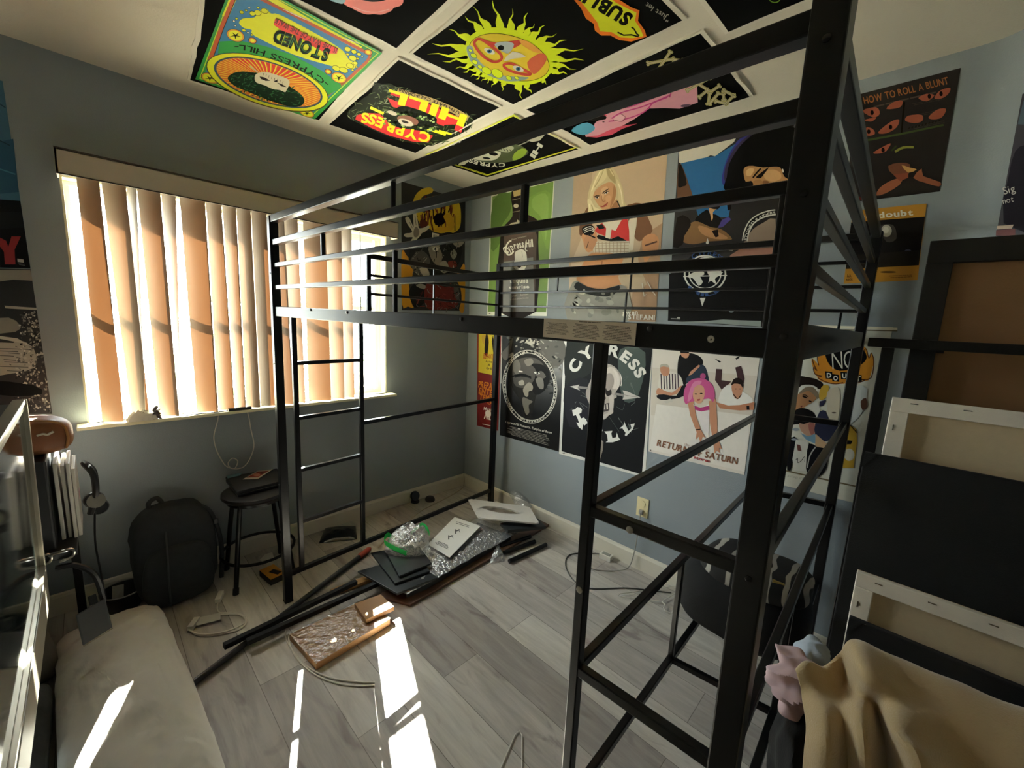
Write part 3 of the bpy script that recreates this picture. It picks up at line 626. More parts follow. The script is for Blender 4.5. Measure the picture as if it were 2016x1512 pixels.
# --- pink figure banner
def pinup(A):
    A.fr(1100, 0, 3.36)
    A.p('#e8a3b4', [(915, 530), (830, 565), (700, 612), (560, 655), (450, 690), (335, 730), (300, 750), (285, 790), (240, 812), (225, 850), (170, 878), (180, 905), (262, 893), (400, 842), (500, 785), (600, 715), (700, 712), (800, 716), (920, 676)])
    A.p('#e2506e', [(80, 806), (110, 795), (180, 768), (300, 738), (318, 760), (300, 790), (230, 770), (190, 790), (150, 800), (90, 830)]).p('#e2506e', [(180, 902), (262, 893), (330, 860), (420, 830), (520, 815), (420, 850), (350, 890), (250, 908)])
    A.p('#1a1416', [(170, 800), (230, 770), (305, 760), (312, 785), (250, 795)], 2)
    A.p('#56a5c6', [(84, 864), (120, 828), (190, 808), (240, 838), (222, 868), (160, 892)], 2)
    A.e('#e8a3b4', 268, 815, 34, 20, -25).e('#5a2a30', 296, 803, 8, 4)
    for pts in ([(370, 720), (480, 700), (640, 640), (735, 600), (735, 640)], [(350, 780), (420, 740), (560, 700), (740, 625)], [(330, 800), (440, 785), (560, 740), (620, 680)], [(600, 715), (620, 680), (720, 640)]): A.l('#c93a86', pts, 8, 4)
    A.e('#f4c6ce', 402, 778, 40, 20, -22).l('#8a3a4a', [(360, 790), (420, 800), (440, 770), (410, 750)], 4, 3).l('#8a3a4a', [(725, 590), (735, 640)], 4)
    A.e('#6a4a60', 840, 695, 34, 9, -6)
    def bone(p, q, w=26):
        for h, ww in (('#d9d080', w), ('#3a3620', w*.72), ('#cfc49a', w*.58)):
            A.l(h, [p, q], ww)
            for e, o in ((p, q), (q, p)):
                dx, dy = e[0]-o[0], e[1]-o[1]; d_ = math.hypot(dx, dy); nx, ny = -dy/d_*w*.4, dx/d_*w*.4
                A.e(h, e[0]+nx, e[1]+ny, ww*.55, ww*.5, 0, 12).e(h, e[0]-nx, e[1]-ny, ww*.55, ww*.5, 0, 12)
    for p, q in (((590, 415), (760, 385)), ((740, 335), (650, 465)), ((690, 460), (820, 405)), ((760, 385), (820, 390)), ((850, 590), (1000, 505)), ((920, 540), (1010, 600)), ((1000, 600), (1065, 555)), ((930, 630), (990, 580)), ((990, 675), (1000, 600)), ((1060, 600), (1000, 670)), ((1090, 580), (1160, 615)), ((1160, 615), (1110, 665)), ((1110, 665), (1040, 650)), ((1095, 640), (1090, 600))): bone(p, q, 20)
    A.l('#e6e2d4', [(330, 592), (385, 582)], 12)
banner([cw(1030, 213), cw(1160, 285), cw(1486, 187), cw(1387, 54)], 'ceiling_banner', 'black ceiling banner with a pink reclining figure and bone letters', pinup)
# --- lips banner, cut by the top edge of the picture
def lips(A):
    A.fr(640, 0, 7.754)
    A.p('#ef7f78', [(276, 20), (330, 80), (400, 112), (470, 150), (580, 198), (660, 212), (750, 206), (850, 215), (940, 190), (1020, 150), (1050, 110), (1150, 78), (1195, 10), (1150, -90), (950, -170), (760, -150), (560, -190), (350, -100)], 3)
    A.p('#17141a', [(480, -40), (660, 10), (760, 18), (900, 0), (1010, -50), (760, -75)], 3).p('#8fb6c6', [(70, -10), (180, 30), (240, 48), (282, 40), (310, -10), (180, -80)], 2)
    A.l('#f6aaa2', [(420, 90), (600, 160), (800, 175), (980, 130)], 14, 4)
b, d_ = cw(781, 96), cw(640, 26); c = cw(890, -1); d_ = b+(d_-b).normalized()*.575; c = b+(c-b).normalized()*.86
banner([d_, b, c, d_+c-b], 'ceiling_banner', 'black ceiling banner with big pink lips at the top edge', lips)
def dark(A):
    A.fr(1320, 0, 5.04); A.l('#7fae34', [(980, -20), (1000, 8), (1040, 18), (1080, 0), (1100, -60), (1040, -110), (985, -80)], 9, 4, True)
    A.l('#7fae34', [(1250, -120), (1300, -90), (1360, -110)], 9, 4)
b, d_, c = cw(1429, 64), cw(1378, 0), cw(1586, 0); d_ = b+(d_-b).normalized()*.57; c = b+(c-b).normalized()*.86
banner([b, d_, d_+c-b, c], 'ceiling_banner', 'mostly plain black ceiling banner above the near bed post', dark)
# ================================================================== posters
RW = ((0, 0, 0), (-1, 0, 0)); WW = ((0, 0, 0), (0, -1, 0))
def paper(h, r=.42): return mat('paper_'+h.lstrip('#'), h, r, 0, .03, 10, spec=.45)
def fig(A, skin, pts, h): A.p(skin, pts, 3)
# ---- horror painting on the window wall
A = Art(*WW); A.fr(760, 320, 4.447)
A.sheet([(133, 165), (694, 333), (683, 1300), (138, 1292)], paper('#1b1a1b'))
A.p('#c98d23', [(136, 790), (180, 815), (240, 900), (230, 990), (200, 1080), (230, 1200), (240, 1270), (190, 1260), (140, 1240)], 3).p('#c98d23', [(690, 900), (640, 950), (610, 1010), (650, 1100), (660, 1200), (640, 1290), (684, 1290)], 3)
A.p('#e0b92c', [(235, 370), (255, 290), (310, 235), (380, 218), (412, 238), (395, 268), (330, 290), (300, 330), (300, 400), (330, 440), (420, 400), (480, 380), (540, 350), (600, 335), (640, 360), (655, 440), (648, 560), (600, 610), (520, 640), (440, 625), (380, 580), (310, 560), (270, 480)], 3)
R = random.Random(8)
for i in range(46):
    x = R.uniform(270, 620); y = R.uniform(280, 480)+.1*abs(x-450); A.k = 6+i % 5
    A.l(R.choice(['#6a231b', '#7d2f1e', '#3a1714', '#8c4a26']), [(x, y), (x+R.uniform(-12, 12), y+R.uniform(30, 60)), (x+R.uniform(-14, 14), y+R.uniform(70, 140))], R.uniform(6, 16), 3)
A.k = 12
A.p('#2a1512', [(420, 470), (480, 440), (530, 480), (500, 540), (430, 545)], 3).p('#d8a426', [(500, 470), (560, 450), (600, 540), (560, 600), (420, 600), (470, 560), (540, 560)], 3).p('#5a1d18', [(300, 500), (360, 520), (350, 590), (300, 570)], 3)
A.p('#d3cbb9', [(166, 490), (182, 474), (205, 490), (232, 552), (240, 560), (236, 450), (250, 434), (264, 445), (280, 540), (288, 575), (330, 570), (370, 552), (378, 572), (340, 605), (310, 620), (290, 660), (262, 690), (222, 704), (212, 690), (232, 655), (180, 655), (156, 640), (166, 622), (220, 615), (222, 590), (185, 540)], 3)
A.p('#8a8377', [(240, 600), (262, 560), (290, 600), (275, 650), (245, 650)], 3).l('#6e675d', [(205, 520), (228, 575)], 5).l('#6e675d', [(252, 470), (262, 550)], 5)
for pts, h in (([(300, 640), (380, 600), (480, 620), (560, 610), (640, 660), (660, 800), (610, 930), (500, 980), (360, 1000), (260, 960), (200, 880), (210, 760)], '#3d3b3b'), ([(250, 800), (310, 770), (370, 820), (380, 900), (330, 990), (250, 960), (210, 870)], '#55524f'), ([(370, 740), (430, 720), (490, 800), (470, 900), (420, 880), (385, 820)], '#8f8578'), ([(400, 700), (450, 690), (470, 740), (440, 780), (400, 760)], '#b6ad9c'), ([(470, 880), (520, 860), (550, 930), (510, 970), (470, 940)], '#9d968a'), ([(290, 930), (350, 920), (380, 980), (340, 1010)], '#b2aa98'), ([(560, 640), (640, 690), (680, 700), (640, 740), (590, 720)], '#a8a092'), ([(560, 800), (590, 760), (620, 800), (590, 850)], '#8c867b'), ([(540, 870), (600, 860), (620, 910), (560, 920)], '#7c2f22')): A.p(h, pts, 3)
A.e('#e6e0d2', 428, 758, 22, 20).e('#1a1818', 430, 760, 9, 9).p('#d8d2c4', [(402, 614), (462, 626), (460, 670), (400, 660)]).t('#2a2624', 'KILL', [(410, 650), (454, 660)], 20, .02)
A.p('#2a2829', [(200, 1120), (260, 1050), (330, 1040), (360, 1100), (330, 1230), (250, 1270), (215, 1210)], 3).p('#6f2420', [(340, 1080), (420, 1060), (520, 1090), (610, 1080), (640, 1180), (600, 1270), (480, 1285), (350, 1270)], 3).p('#a39c90', [(260, 1080), (300, 1060), (345, 1080), (330, 1110)], 2).p('#57544f', [(590, 1060), (630, 1090), (640, 1200), (600, 1180)], 2)
for i in range(60):
    x, y = R.uniform(240, 640), R.uniform(1060, 1280); A.k = 34+i % 4
    A.l(R.choice(['#8d8a86', '#5b1d1c', '#2a2526', '#8c3a34', '#6b6763']), [(x, y), (x+R.uniform(-25, 25), y+R.uniform(-22, 22)), (x+R.uniform(-40, 40), y+R.uniform(-10, 40))], R.uniform(3, 7))
for i in range(60):
    x, y = R.uniform(220, 640), R.uniform(650, 980); A.k = 34+i % 4
    A.l(R.choice(['#8d8a86', '#1d1b1c', '#2a2829', '#b6b0a6', '#6b6763']), [(x, y), (x+R.uniform(-18, 18), y+R.uniform(-26, 26)), (x+R.uniform(-30, 30), y+R.uniform(-10, 50))], R.uniform(3, 7))
A.done('poster', 'dark horror painting poster with a reaching white hand, right of the window', group='posters on the window wall')
# ---- green bottle poster
A = Art(*RW); A.fr(760, 320, 4.447)
A.sheet([(922, 290), (1476, 152), (1408, 1345), (886, 1335)], paper('#dfe0cd'))
A.p('#76954a', [(933, 298), (1468, 166), (1402, 1310), (893, 1306)])
for k, h in ((0, '#7d9d4c'), (1, '#8aaa58')): A.p(h, [(1240+60*k, 320-20*k), (1440-20*k, 270+30*k), (1420-20*k, 760-80*k), (1340+30*k, 560-60*k), (1240+40*k, 430-40*k)], 4)
A.p('#5a7638', [(940, 330), (1090, 270), (1090, 430), (1010, 560), (1000, 700), (920, 760)], 3)
A.p('#3f3530', [(1100, 255), (1222, 226), (1216, 420), (1240, 455), (1310, 490), (1336, 540), (1334, 700), (1318, 1306), (985, 1306), (1004, 640), (1020, 575), (1070, 520), (1108, 470), (1106, 380)], 2)
A.p('#57483f', [(1035, 610), (1300, 560), (1322, 640), (1300, 1300), (1028, 1300)]).p('#c9b273', [(1112, 252), (1190, 234), (1188, 285), (1120, 300)], 1)
A.p('#bdb497', [(1070, 560), (1100, 530), (1145, 520), (1150, 500), (1180, 515), (1270, 520), (1290, 540), (1240, 548), (1150, 545)], 2).l('#8f846a', [(1106, 330), (1190, 310)], 6).l('#8f846a', [(1106, 436), (1190, 420)], 6).e('#cfc8ae', 1140, 380, 22, 18).p('#7d7c77', [(1030, 870), (1290, 830), (1300, 1306), (1025, 1306)])
A.t('#e2dfcf', 'Cypress Hill', [(1050, 806), (1120, 760), (1200, 742), (1290, 735)], 66, .03)
A.l('#e2dfcf', [(1100, 690), (1085, 690), (1060, 720), (1050, 770), (1070, 808), (1100, 800), (1118, 775)], 14, 3).l('#e2dfcf', [(1228, 690), (1222, 760), (1240, 775)], 10, 3).t('#bdb8a6', 'Most Wanted', [(1100, 682), (1230, 650)], 14)
A.p('#e6e3d5', [(1130, 790), (1165, 765), (1200, 762), (1228, 790), (1236, 850), (1230, 900), (1205, 950), (1160, 950), (1120, 920), (1112, 890), (1128, 860)], 3).e('#3a332e', 1168, 900, 20, 22).e('#3a332e', 1218, 890, 10, 18).l('#a9a598', [(1190, 775), (1200, 830)], 3)
A.t('#e6e3d5', 'tequila', [(1082, 1056), (1246, 1052)], 56, .03).t('#e6e3d5', 'sunrise', [(1076, 1108), (1254, 1100)], 30, .04).t('#e6e3d5', '* proof *', [(1080, 1138), (1216, 1132)], 18, .03)
A.t('#cfccbe', 'proof', [(1100, 1178), (1150, 1172)], 22, .02).t('#cfccbe', 'bottled', [(1180, 1166), (1248, 1160)], 18, .02).t('#bdb9ab', 'product of Los Angeles', [(1090, 1204), (1250, 1190)], 14, .02)
A.l('#b9b4a8', [(1030, 1262), (1130, 1252), (1200, 1254)], 5).e('#3a332e', 910, 1322, 8, 3)
A.done('poster', 'green poster of a dark liquor bottle, left of the blonde woman', group='posters on the right wall')
# ---- blonde woman
A = Art(*RW); A.fr(1080, 280, 3.78)
A.sheet([(190, 240), (887, 68), (795, 1338), (142, 1318)], paper('#c2a98b'))
A.p('#b39a7e', [(190, 240), (330, 204), (300, 500), (250, 700), (170, 900), (150, 1000)]).p('#ab8a6c', [(700, 700), (850, 600), (798, 1330), (600, 1330), (640, 1000)])
A.p('#6f4a30', [(300, 480), (360, 470), (370, 560), (330, 600), (320, 640), (240, 700), (232, 620), (270, 520)], 3).p('#754e33', [(580, 480), (620, 460), (660, 452), (710, 470), (740, 560), (775, 660), (700, 730), (650, 720), (600, 600)], 3)
A.p('#c98f63', [(250, 690), (330, 620), (360, 690), (355, 780), (300, 820), (270, 790), (260, 740)], 3).p('#c98f63', [(700, 720), (770, 680), (820, 720), (810, 820), (760, 850), (720, 900), (705, 830)], 3)
A.p('#c48a5c', [(290, 850), (360, 820), (560, 840), (580, 880), (520, 1000), (540, 1060), (420, 1090), (300, 1080), (210, 1030), (240, 940)], 3)
A.p('#a56d42', [(240, 945), (400, 930), (540, 950), (520, 985), (380, 975), (260, 985)], 2).l('#8a5a36', [(400, 880), (395, 960)], 6)
A.p('#d8cdb8', [(600, 580), (660, 560), (640, 700), (620, 860), (560, 900), (560, 850)], 2).p('#b9a68a', [(560, 860), (640, 800), (690, 960), (730, 1060), (640, 1100), (530, 1040)], 2)
A.p('#c23230', [(345, 660), (400, 600), (440, 640), (470, 650), (520, 620), (560, 560), (590, 580), (602, 740), (560, 750), (480, 720), (400, 690)], 2).p('#1c1a1c', [(370, 690), (430, 705), (470, 720), (520, 700), (590, 740), (600, 752), (480, 740), (370, 720)], 2).p('#1c1a1c', [(355, 620), (400, 610), (420, 640), (380, 650)], 1)
A.p('#d9d0bc', [(400, 600), (545, 580), (500, 660), (470, 650), (460, 720), (425, 710), (430, 640)], 1).p('#d3c8b2', [(345, 740), (600, 735), (605, 850), (540, 845), (450, 820), (340, 820), (330, 790)], 1)
for i in range(9): A.l('#a18a70', [(345+28*i, 742), (350+27*i, 822)], 4)
for i in range(4): A.l('#a18a70', [(345, 752+20*i), (598, 748+22*i)], 4)
A.p('#141314', [(250, 640), (310, 615), (345, 640), (330, 690), (270, 690)], 2)
for i in range(3): A.l('#cfc9bc', [(258+6*i, 650+12*i), (312, 628+14*i), (345, 652+10*i)], 6, 3)
A.p('#b98560', [(268, 720), (300, 690), (350, 700), (360, 740), (330, 800), (300, 790), (265, 770)], 3).l('#5a3a2a', [(285, 790), (300, 740)], 6).l('#2a2422', [(300, 690), (350, 712)], 10).l('#5a3a2a', [(720, 770), (810, 740)], 12).l('#c98f63', [(740, 780), (735, 880)], 14).l('#c98f63', [(780, 780), (800, 830)], 14)
A.fr(1120, 290, 5.29)
A.p('#c9b98f', [(205, 620), (195, 560), (215, 440), (260, 330), (320, 230), (390, 195), (450, 205), (500, 270), (540, 360), (570, 450), (582, 560), (602, 612), (565, 655), (500, 640), (400, 700), (215, 712)], 3)
A.p('#b98a62', [(415, 640), (500, 540), (545, 650), (545, 700), (380, 720)], 1).p('#9c6e4a', [(425, 640), (500, 560), (515, 620), (470, 660)], 2)
A.p('#c4946a', [(256, 505), (290, 440), (350, 395), (420, 365), (470, 380), (496, 440), (490, 520), (462, 600), (420, 650), (370, 664), (325, 622), (280, 560)], 3)
A.p('#d4a982', [(340, 440), (390, 410), (410, 430), (380, 470), (360, 540), (340, 520)], 3).p('#a87850', [(470, 400), (494, 450), (488, 520), (455, 600), (430, 630), (455, 520)], 3).p('#cf9f78', [(385, 520), (430, 500), (440, 550), (400, 575)], 3)
A.p('#d9cb9f', [(222, 500), (250, 390), (300, 290), (350, 228), (392, 215), (402, 280), (380, 340), (320, 392), (275, 440), (256, 505), (214, 575)], 3).p('#a8966a', [(395, 215), (440, 225), (480, 300), (490, 380), (450, 350), (410, 300)], 3)
A.p('#ddd0a8', [(200, 545), (238, 560), (272, 622), (330, 652), (352, 692), (212, 712), (206, 640)], 3).p('#d6c89c', [(500, 330), (545, 400), (566, 500), (575, 600), (545, 640), (525, 570), (515, 450)], 3)
for pts, h in (([(330, 250), (280, 350), (240, 460)], '#efe4c0'), ([(365, 235), (330, 320), (270, 420)], '#b5a578'), ([(520, 380), (550, 480), (560, 590)], '#f0e6c8'), ([(240, 600), (260, 660), (300, 690)], '#b09f72'), ([(215, 590), (225, 660)], '#efe4c0'), ([(430, 230), (470, 300)], '#d9cca0')): A.l(h, pts, 11, 4)
A.l('#3a261a', [(268, 518), (295, 505), (322, 508)], 8, 3).l('#3a261a', [(352, 482), (385, 455), (420, 434)], 9, 3)
A.e('#e8ddd0', 298, 526, 20, 9, -8).e('#2a1c16', 298, 525, 9, 9).e('#e8ddd0', 394, 478, 22, 10, -28).e('#2a1c16', 395, 476, 10, 10).l('#2a1a14', [(276, 524), (298, 514), (320, 520)], 6, 3).l('#2a1a14', [(370, 488), (394, 466), (420, 462)], 7, 3)
A.l('#9c6844', [(345, 505), (350, 550), (362, 566), (384, 560)], 6, 4).p('#a04a40', [(328, 610), (355, 612), (378, 598), (412, 574), (398, 608), (365, 626), (340, 624)], 2).l('#6a2a24', [(330, 611), (370, 610), (412, 576)], 3, 3).l('#1c1614', [(505, 560), (530, 610), (548, 660)], 10, 3)
A.fr(1080, 280, 3.78)
A.p('#8f8d82', [(160, 1090), (215, 1030), (300, 1085), (420, 1095), (540, 1060), (600, 1120), (590, 1330), (142, 1318)], 2).p('#3a3a3a', [(200, 1060), (225, 1040), (300, 1080), (420, 1092), (530, 1065), (520, 1110), (440, 1150), (290, 1130), (200, 1090)], 2)
kj = A.k+1
for i in range(26):
    x, y = R.uniform(170, 570), R.uniform(1120, 1300); A.k = kj+i % 3; A.e(R.choice(['#b9b6a6', '#6b6a64', '#a5a294', '#7c7a70']), x, y, R.uniform(12, 36), R.uniform(8, 22), R.uniform(0, 90), 10)
A.k = kj+4; A.e('#cfcab8', 268, 1112, 12, 16).e('#4a4a48', 268, 1112, 6, 9).l('#d9d2c4', [(700, 1050), (715, 1150), (730, 1130)], 7).l('#d9d2c4', [(740, 1040), (775, 1110), (800, 1140)], 7)
A.t('#ece6da', 'gwen', [(552, 1284), (666, 1279)], 34, .03).t('#ece6da', 'STEFANI', [(594, 1316), (792, 1322)], 36, .04)
A.done('poster', 'tan poster of a blonde woman in a red and white top', group='posters on the right wall')
# ---- dark faces poster
A = Art(*RW); A.fr(1080, 280, 3.78)
A.sheet([(972, 10), (1830, -150), (1590, 1376), (888, 1330)], paper('#1f1b1a'))
A.p('#dcd6c6', [(974, 20), (1240, -40), (1420, -75), (1380, 0), (1300, 60), (1240, 105), (1205, 98), (1180, 112), (1060, 140), (985, 158), (970, 150)], 1)
A.p('#2f6a9e', [(985, 158), (1060, 140), (1180, 112), (1240, 105), (1330, 50), (1430, -10), (1600, -30), (1640, 40), (1420, 330), (1330, 390), (1080, 430), (1040, 300), (1000, 220)], 1).p('#38388a', [(1380, 30), (1430, -30), (1560, -70), (1700, -90), (1640, 20), (1480, 60), (1360, 220), (1310, 330), (1290, 260), (1330, 120)], 2)
A.fr(1420, 240, 6.8)
A.p('#3a2f4e', [(40, 760), (70, 560), (200, 330), (360, 190), (500, 110), (420, 300), (180, 560), (90, 800)], 3)
A.p('#0d0b0a', [(60, 930), (75, 740), (110, 560), (240, 340), (400, 190), (520, 110), (700, 50), (900, 50), (1050, 150), (1100, 500), (1100, 940), (500, 960)], 3)
A.p('#b98a58', [(300, 645), (330, 602), (420, 590), (560, 612), (700, 600), (790, 610), (820, 680), (850, 740), (897, 770), (880, 832), (700, 862), (450, 897), (430, 830), (400, 790), (330, 802), (305, 720)], 2)
A.p('#d3a672', [(600, 660), (700, 640), (790, 680), (800, 760), (700, 800), (610, 780), (570, 720)], 3).p('#d9b07c', [(340, 650), (400, 620), (440, 640), (400, 720), (340, 720)], 3).p('#8c5f3a', [(560, 790), (640, 800), (600, 850), (560, 860)], 3).p('#a87a4c', [(430, 800), (520, 770), (560, 830), (460, 885)], 2)
A.l('#24140f', [(425, 750), (470, 690), (530, 625)], 22, 4).p('#1c100c', [(465, 745), (510, 700), (600, 632), (640, 612), (575, 700), (525, 758)], 2).p('#3a2218', [(640, 850), (680, 842), (710, 850), (690, 865)], 1).e('#efe6d6', 826, 655, 10, 26, -12)
A.fr(1080, 280, 3.78)
A.p('#6a4a34', [(970, 170), (1005, 200), (1040, 300), (1080, 420), (1060, 440), (960, 440)], 2).p('#2a211c', [(975, 165), (1005, 210), (1030, 310), (1000, 330), (965, 330)], 2)
A.p('#2f6a9e', [(1100, 500), (1200, 470), (1360, 460), (1340, 560), (1250, 560), (1120, 570)], 1).p('#191413', [(1100, 560), (1180, 500), (1200, 530), (1250, 540), (1290, 580), (1250, 640), (1160, 610), (1100, 590)], 2).p('#c99a6a', [(1195, 490), (1240, 480), (1255, 495), (1225, 520), (1225, 560), (1215, 585), (1205, 540)], 2).p('#191413', [(1190, 470), (1275, 462), (1262, 500), (1200, 490)], 2)
A.p('#4a3f86', [(1260, 640), (1290, 580), (1340, 555), (1360, 575), (1300, 630)], 1).p('#2a1a14', [(1330, 470), (1362, 462), (1360, 500), (1335, 510)], 1)
A.p('#8a6640', [(1010, 680), (1050, 610), (1110, 590), (1200, 630), (1290, 650), (1366, 715), (1330, 730), (1190, 740), (1080, 760), (1000, 740)], 3).p('#b8875a', [(1120, 620), (1240, 660), (1340, 715), (1240, 720), (1140, 680)], 3).p('#2b211b', [(960, 560), (1040, 560), (1060, 620), (1010, 700), (1000, 760), (930, 780)], 2).p('#2a1a16', [(1215, 660), (1260, 650), (1268, 700), (1245, 710)], 1)
A.p('#9a8674', [(1520, 650), (1600, 600), (1690, 570), (1680, 800), (1640, 870), (1330, 880), (1400, 820), (1460, 740)], 2).p('#a87a68', [(1340, 875), (1420, 800), (1520, 770), (1660, 760), (1640, 870)], 2)
A.l('#d8d4c8', [(1462, 735), (1475, 670), (1510, 600), (1570, 555), (1640, 530), (1690, 522)], 44, 4).l('#241f1d', [(1462, 735), (1475, 670), (1510, 600), (1570, 555), (1640, 530), (1690, 522)], 26, 4).t('#d8d4c8', 'STONED RAIDERS', [(1472, 735), (1485, 675), (1520, 608), (1575, 567), (1640, 541), (1690, 532)], 18, .02)
A.p('#171413', [(900, 980), (1300, 930), (1640, 900), (1590, 1340), (1400, 1330), (1250, 1335), (890, 1326)])
cx, cy = 1166, 985
A.e('#16181c', cx, cy, 172, 172).e('#e2e0d8', cx, cy-5, 158, 140, 0, 40).e('#14161c', cx, cy-5, 146, 128, 0, 40).e('#e2e0d8', cx, cy-5, 122, 112, 0, 40).e('#14161c', cx, cy-5, 114, 104, 0, 40)
A.t('#34528a', 'CYPRESS', [(1080, 875), (1110, 845), (1166, 830), (1230, 845), (1290, 885)], 34, .03).t('#34528a', 'HILL', [(1030, 1090), (1090, 1135), (1166, 1150), (1250, 1130), (1300, 1085)], 30, .03)
A.p('#e2e0d8', [(1030, 1000), (1090, 965), (1150, 960), (1160, 985), (1130, 1000), (1150, 1040), (1120, 1070), (1090, 1030), (1070, 1010)], 2).p('#e2e0d8', [(1180, 960), (1250, 955), (1300, 970), (1260, 1000), (1240, 1020), (1250, 1060), (1210, 1030), (1190, 1050), (1200, 1000)], 2).l('#e2e0d8', [(1090, 890), (1166, 860), (1250, 880)], 12, 4).l('#e2e0d8', [(1070, 1090), (1160, 1115), (1240, 1100)], 14, 4).e('#e2e0d8', 1176, 870, 14, 16)
A.p('#e2e0d8', [(1172, 752), (1186, 715), (1196, 752), (1184, 760)]).p('#e2e0d8', [(1128, 1160), (1170, 1158), (1145, 1222)]).p('#e2e0d8', [(1280, 782), (1374, 780), (1372, 810), (1290, 800)]).l('#e2e0d8', [(1005, 1000), (1330, 992)], 7)
A.e('#8f9aa2', 1362, 1256, 18, 12).e('#b9b6ac', 970, 1308, 12, 7).lines('#8d8a84', ((905, 1305), (990, 1310), (990, 1322), (905, 1318)), 1, .6)
A.p('#9aa39e', [(980, 1338), (1180, 1330), (1300, 1320), (1420, 1325), (1585, 1330), (1580, 1372), (1300, 1352)], 1)
A.done('poster', 'dark poster of faces with a white globe emblem, behind the near bed post', group='posters on the right wall')
# ---- small red and yellow poster in the corner
A = Art(*RW); A.fr(920, 620, 4.447)
A.sheet([(92, 140), (300, 175), (272, 1015), (86, 968)], paper('#7c1f1c'))
A.p('#dcc63c', [(102, 140), (240, 168), (215, 525), (98, 500)]).p('#d6b04a', [(130, 180), (190, 185), (180, 260), (140, 250)], 3).l('#9a3a1e', [(92, 140), (90, 520)], 8)
A.p('#3a3226', [(160, 200), (168, 165), (176, 165), (184, 200), (190, 240), (178, 345), (152, 345), (154, 240)], 2).p('#3a3226', [(215, 230), (225, 180), (236, 230), (230, 340)], 1)
A.t('#b5481e', 'ELEPHANTS', [(140, 378), (225, 388)], 44, .03).t('#5a4a22', 'Arise', [(160, 412), (215, 420)], 20, .02).t('#5a4a22', 'A', [(178, 446), (200, 450)], 24, .02).t('#5a4a22', 'Grill', [(165, 474), (215, 480)], 20, .02)
A.t('#d9862a', 'PREPARE', [(94, 632), (262, 658)], 56, .03).t('#d9862a', 'ENTER', [(98, 686), (250, 708)], 50, .03).t('#d9862a', 'TEMPLE', [(104, 736), (258, 760)], 46, .03).t('#d9862a', 'OF', [(175, 780), (230, 788)], 30, .03)
A.p('#e6ddd0', [(160, 850), (180, 835), (205, 845), (208, 880), (190, 895), (165, 885)], 3).t('#e6ddd0', 'Muzik', [(142, 830), (230, 846)], 28, .03).t('#e6ddd0', 'HILL', [(146, 905), (230, 925)], 34, .03).l('#e6ddd0', [(134, 955), (250, 978)], 5)
A.done('poster', 'small red and yellow poster in the corner beside the far bed post', group='posters on the right wall')
# ---- black ring portrait
A = Art(*RW); A.fr(920, 620, 4.447)
A.sheet([(306, 150), (850, 200), (802, 1196), (286, 1052)], paper('#131314', .3))
A.l('#c9c6bc', [(303, 150), (296, 600)], 7)
A.p('#3a3a3a', [(340, 430), (360, 240), (420, 190), (640, 210), (640, 320), (560, 520), (420, 560)], 3).p('#5b5851', [(640, 210), (845, 225), (838, 420), (700, 480), (640, 420)], 3)
for i in range(80):
    x, y = R.uniform(360, 830), R.uniform(200, 480); A.k = 5+i % 4; A.e(R.choice(['#8f8a80', '#6b675f', '#a8a296', '#2a2a2a', '#47443f']), x, y, R.uniform(6, 26), R.uniform(4, 12), R.uniform(-60, 60), 9)
for i in range(50):
    x, y = R.uniform(400, 760), R.uniform(420, 690); A.k = 5+i % 4; A.e(R.choice(['#3c3a37', '#55524c', '#232323', '#1a1a1a']), x, y, R.uniform(8, 40), R.uniform(4, 12), R.uniform(-20, 20), 9)
A.k = 10
A.p('#2f2c29', [(385, 440), (440, 370), (560, 345), (690, 420), (730, 540), (690, 640), (610, 690), (570, 860), (510, 890), (470, 760), (400, 650), (370, 540)], 3).p('#47423c', [(400, 440), (470, 380), (600, 380), (680, 460), (690, 600), (600, 640), (480, 640), (410, 600)], 3).p('#1a1817', [(560, 430), (600, 480), (590, 560), (560, 620), (600, 700), (680, 660), (720, 560), (700, 470), (640, 430)], 3).p('#24211f', [(420, 530), (500, 520), (560, 545), (540, 575), (440, 565)], 3)
for pts, h in (([(400, 420), (440, 390), (470, 450), (450, 520), (410, 500)], '#6e695f'), ([(500, 400), (560, 380), (580, 420), (530, 450)], '#7d776c'), ([(600, 520), (650, 490), (690, 540), (640, 560)], '#5b564e'), ([(410, 560), (470, 540), (560, 560), (540, 600), (440, 600)], '#48443e'), ([(450, 585), (490, 570), (500, 610), (460, 615)], '#a39d90'), ([(600, 560), (660, 555), (670, 640), (630, 640)], '#7a756a'), ([(490, 650), (540, 590), (575, 620), (570, 660), (540, 670), (535, 710), (510, 712)], '#938d80'), ([(490, 720), (540, 740), (575, 760), (540, 790), (545, 850), (520, 875), (500, 830), (485, 770)], '#6d685e'), ([(300, 340), (360, 270), (400, 200), (380, 320), (340, 400)], '#5d5952')): A.p(h, pts, 3)
A.e('#dcd7cb', 612, 508, 26, 10, 10).e('#101010', 616, 508, 9, 9).e('#e6e2d8', 470, 495, 20, 6, 10).l('#101010', [(390, 540), (480, 520), (560, 545)], 14, 3)
ring = [(550+225*math.cos(2*PI*i/64)+18*math.sin(2*PI*i/64)*0, 628+306*math.sin(2*PI*i/64)+40*math.cos(2*PI*i/64)*.6) for i in range(64)]
A.l('#cfcabd', ring, 30, 0, True).l('#26241f', ring, 18, 0, True)
A.t('#d8d3c6', 'CYPRESS HILL * SOUTH GATE TEMPLE OF BOOM * CYPRESS HILL * TEMPLES OF BOOM *', [(550+217*math.cos(-2.7+2*PI*i/64), 628+298*math.sin(-2.7+2*PI*i/64)+24*math.cos(-2.7+2*PI*i/64)) for i in range(65)], 14, .03)
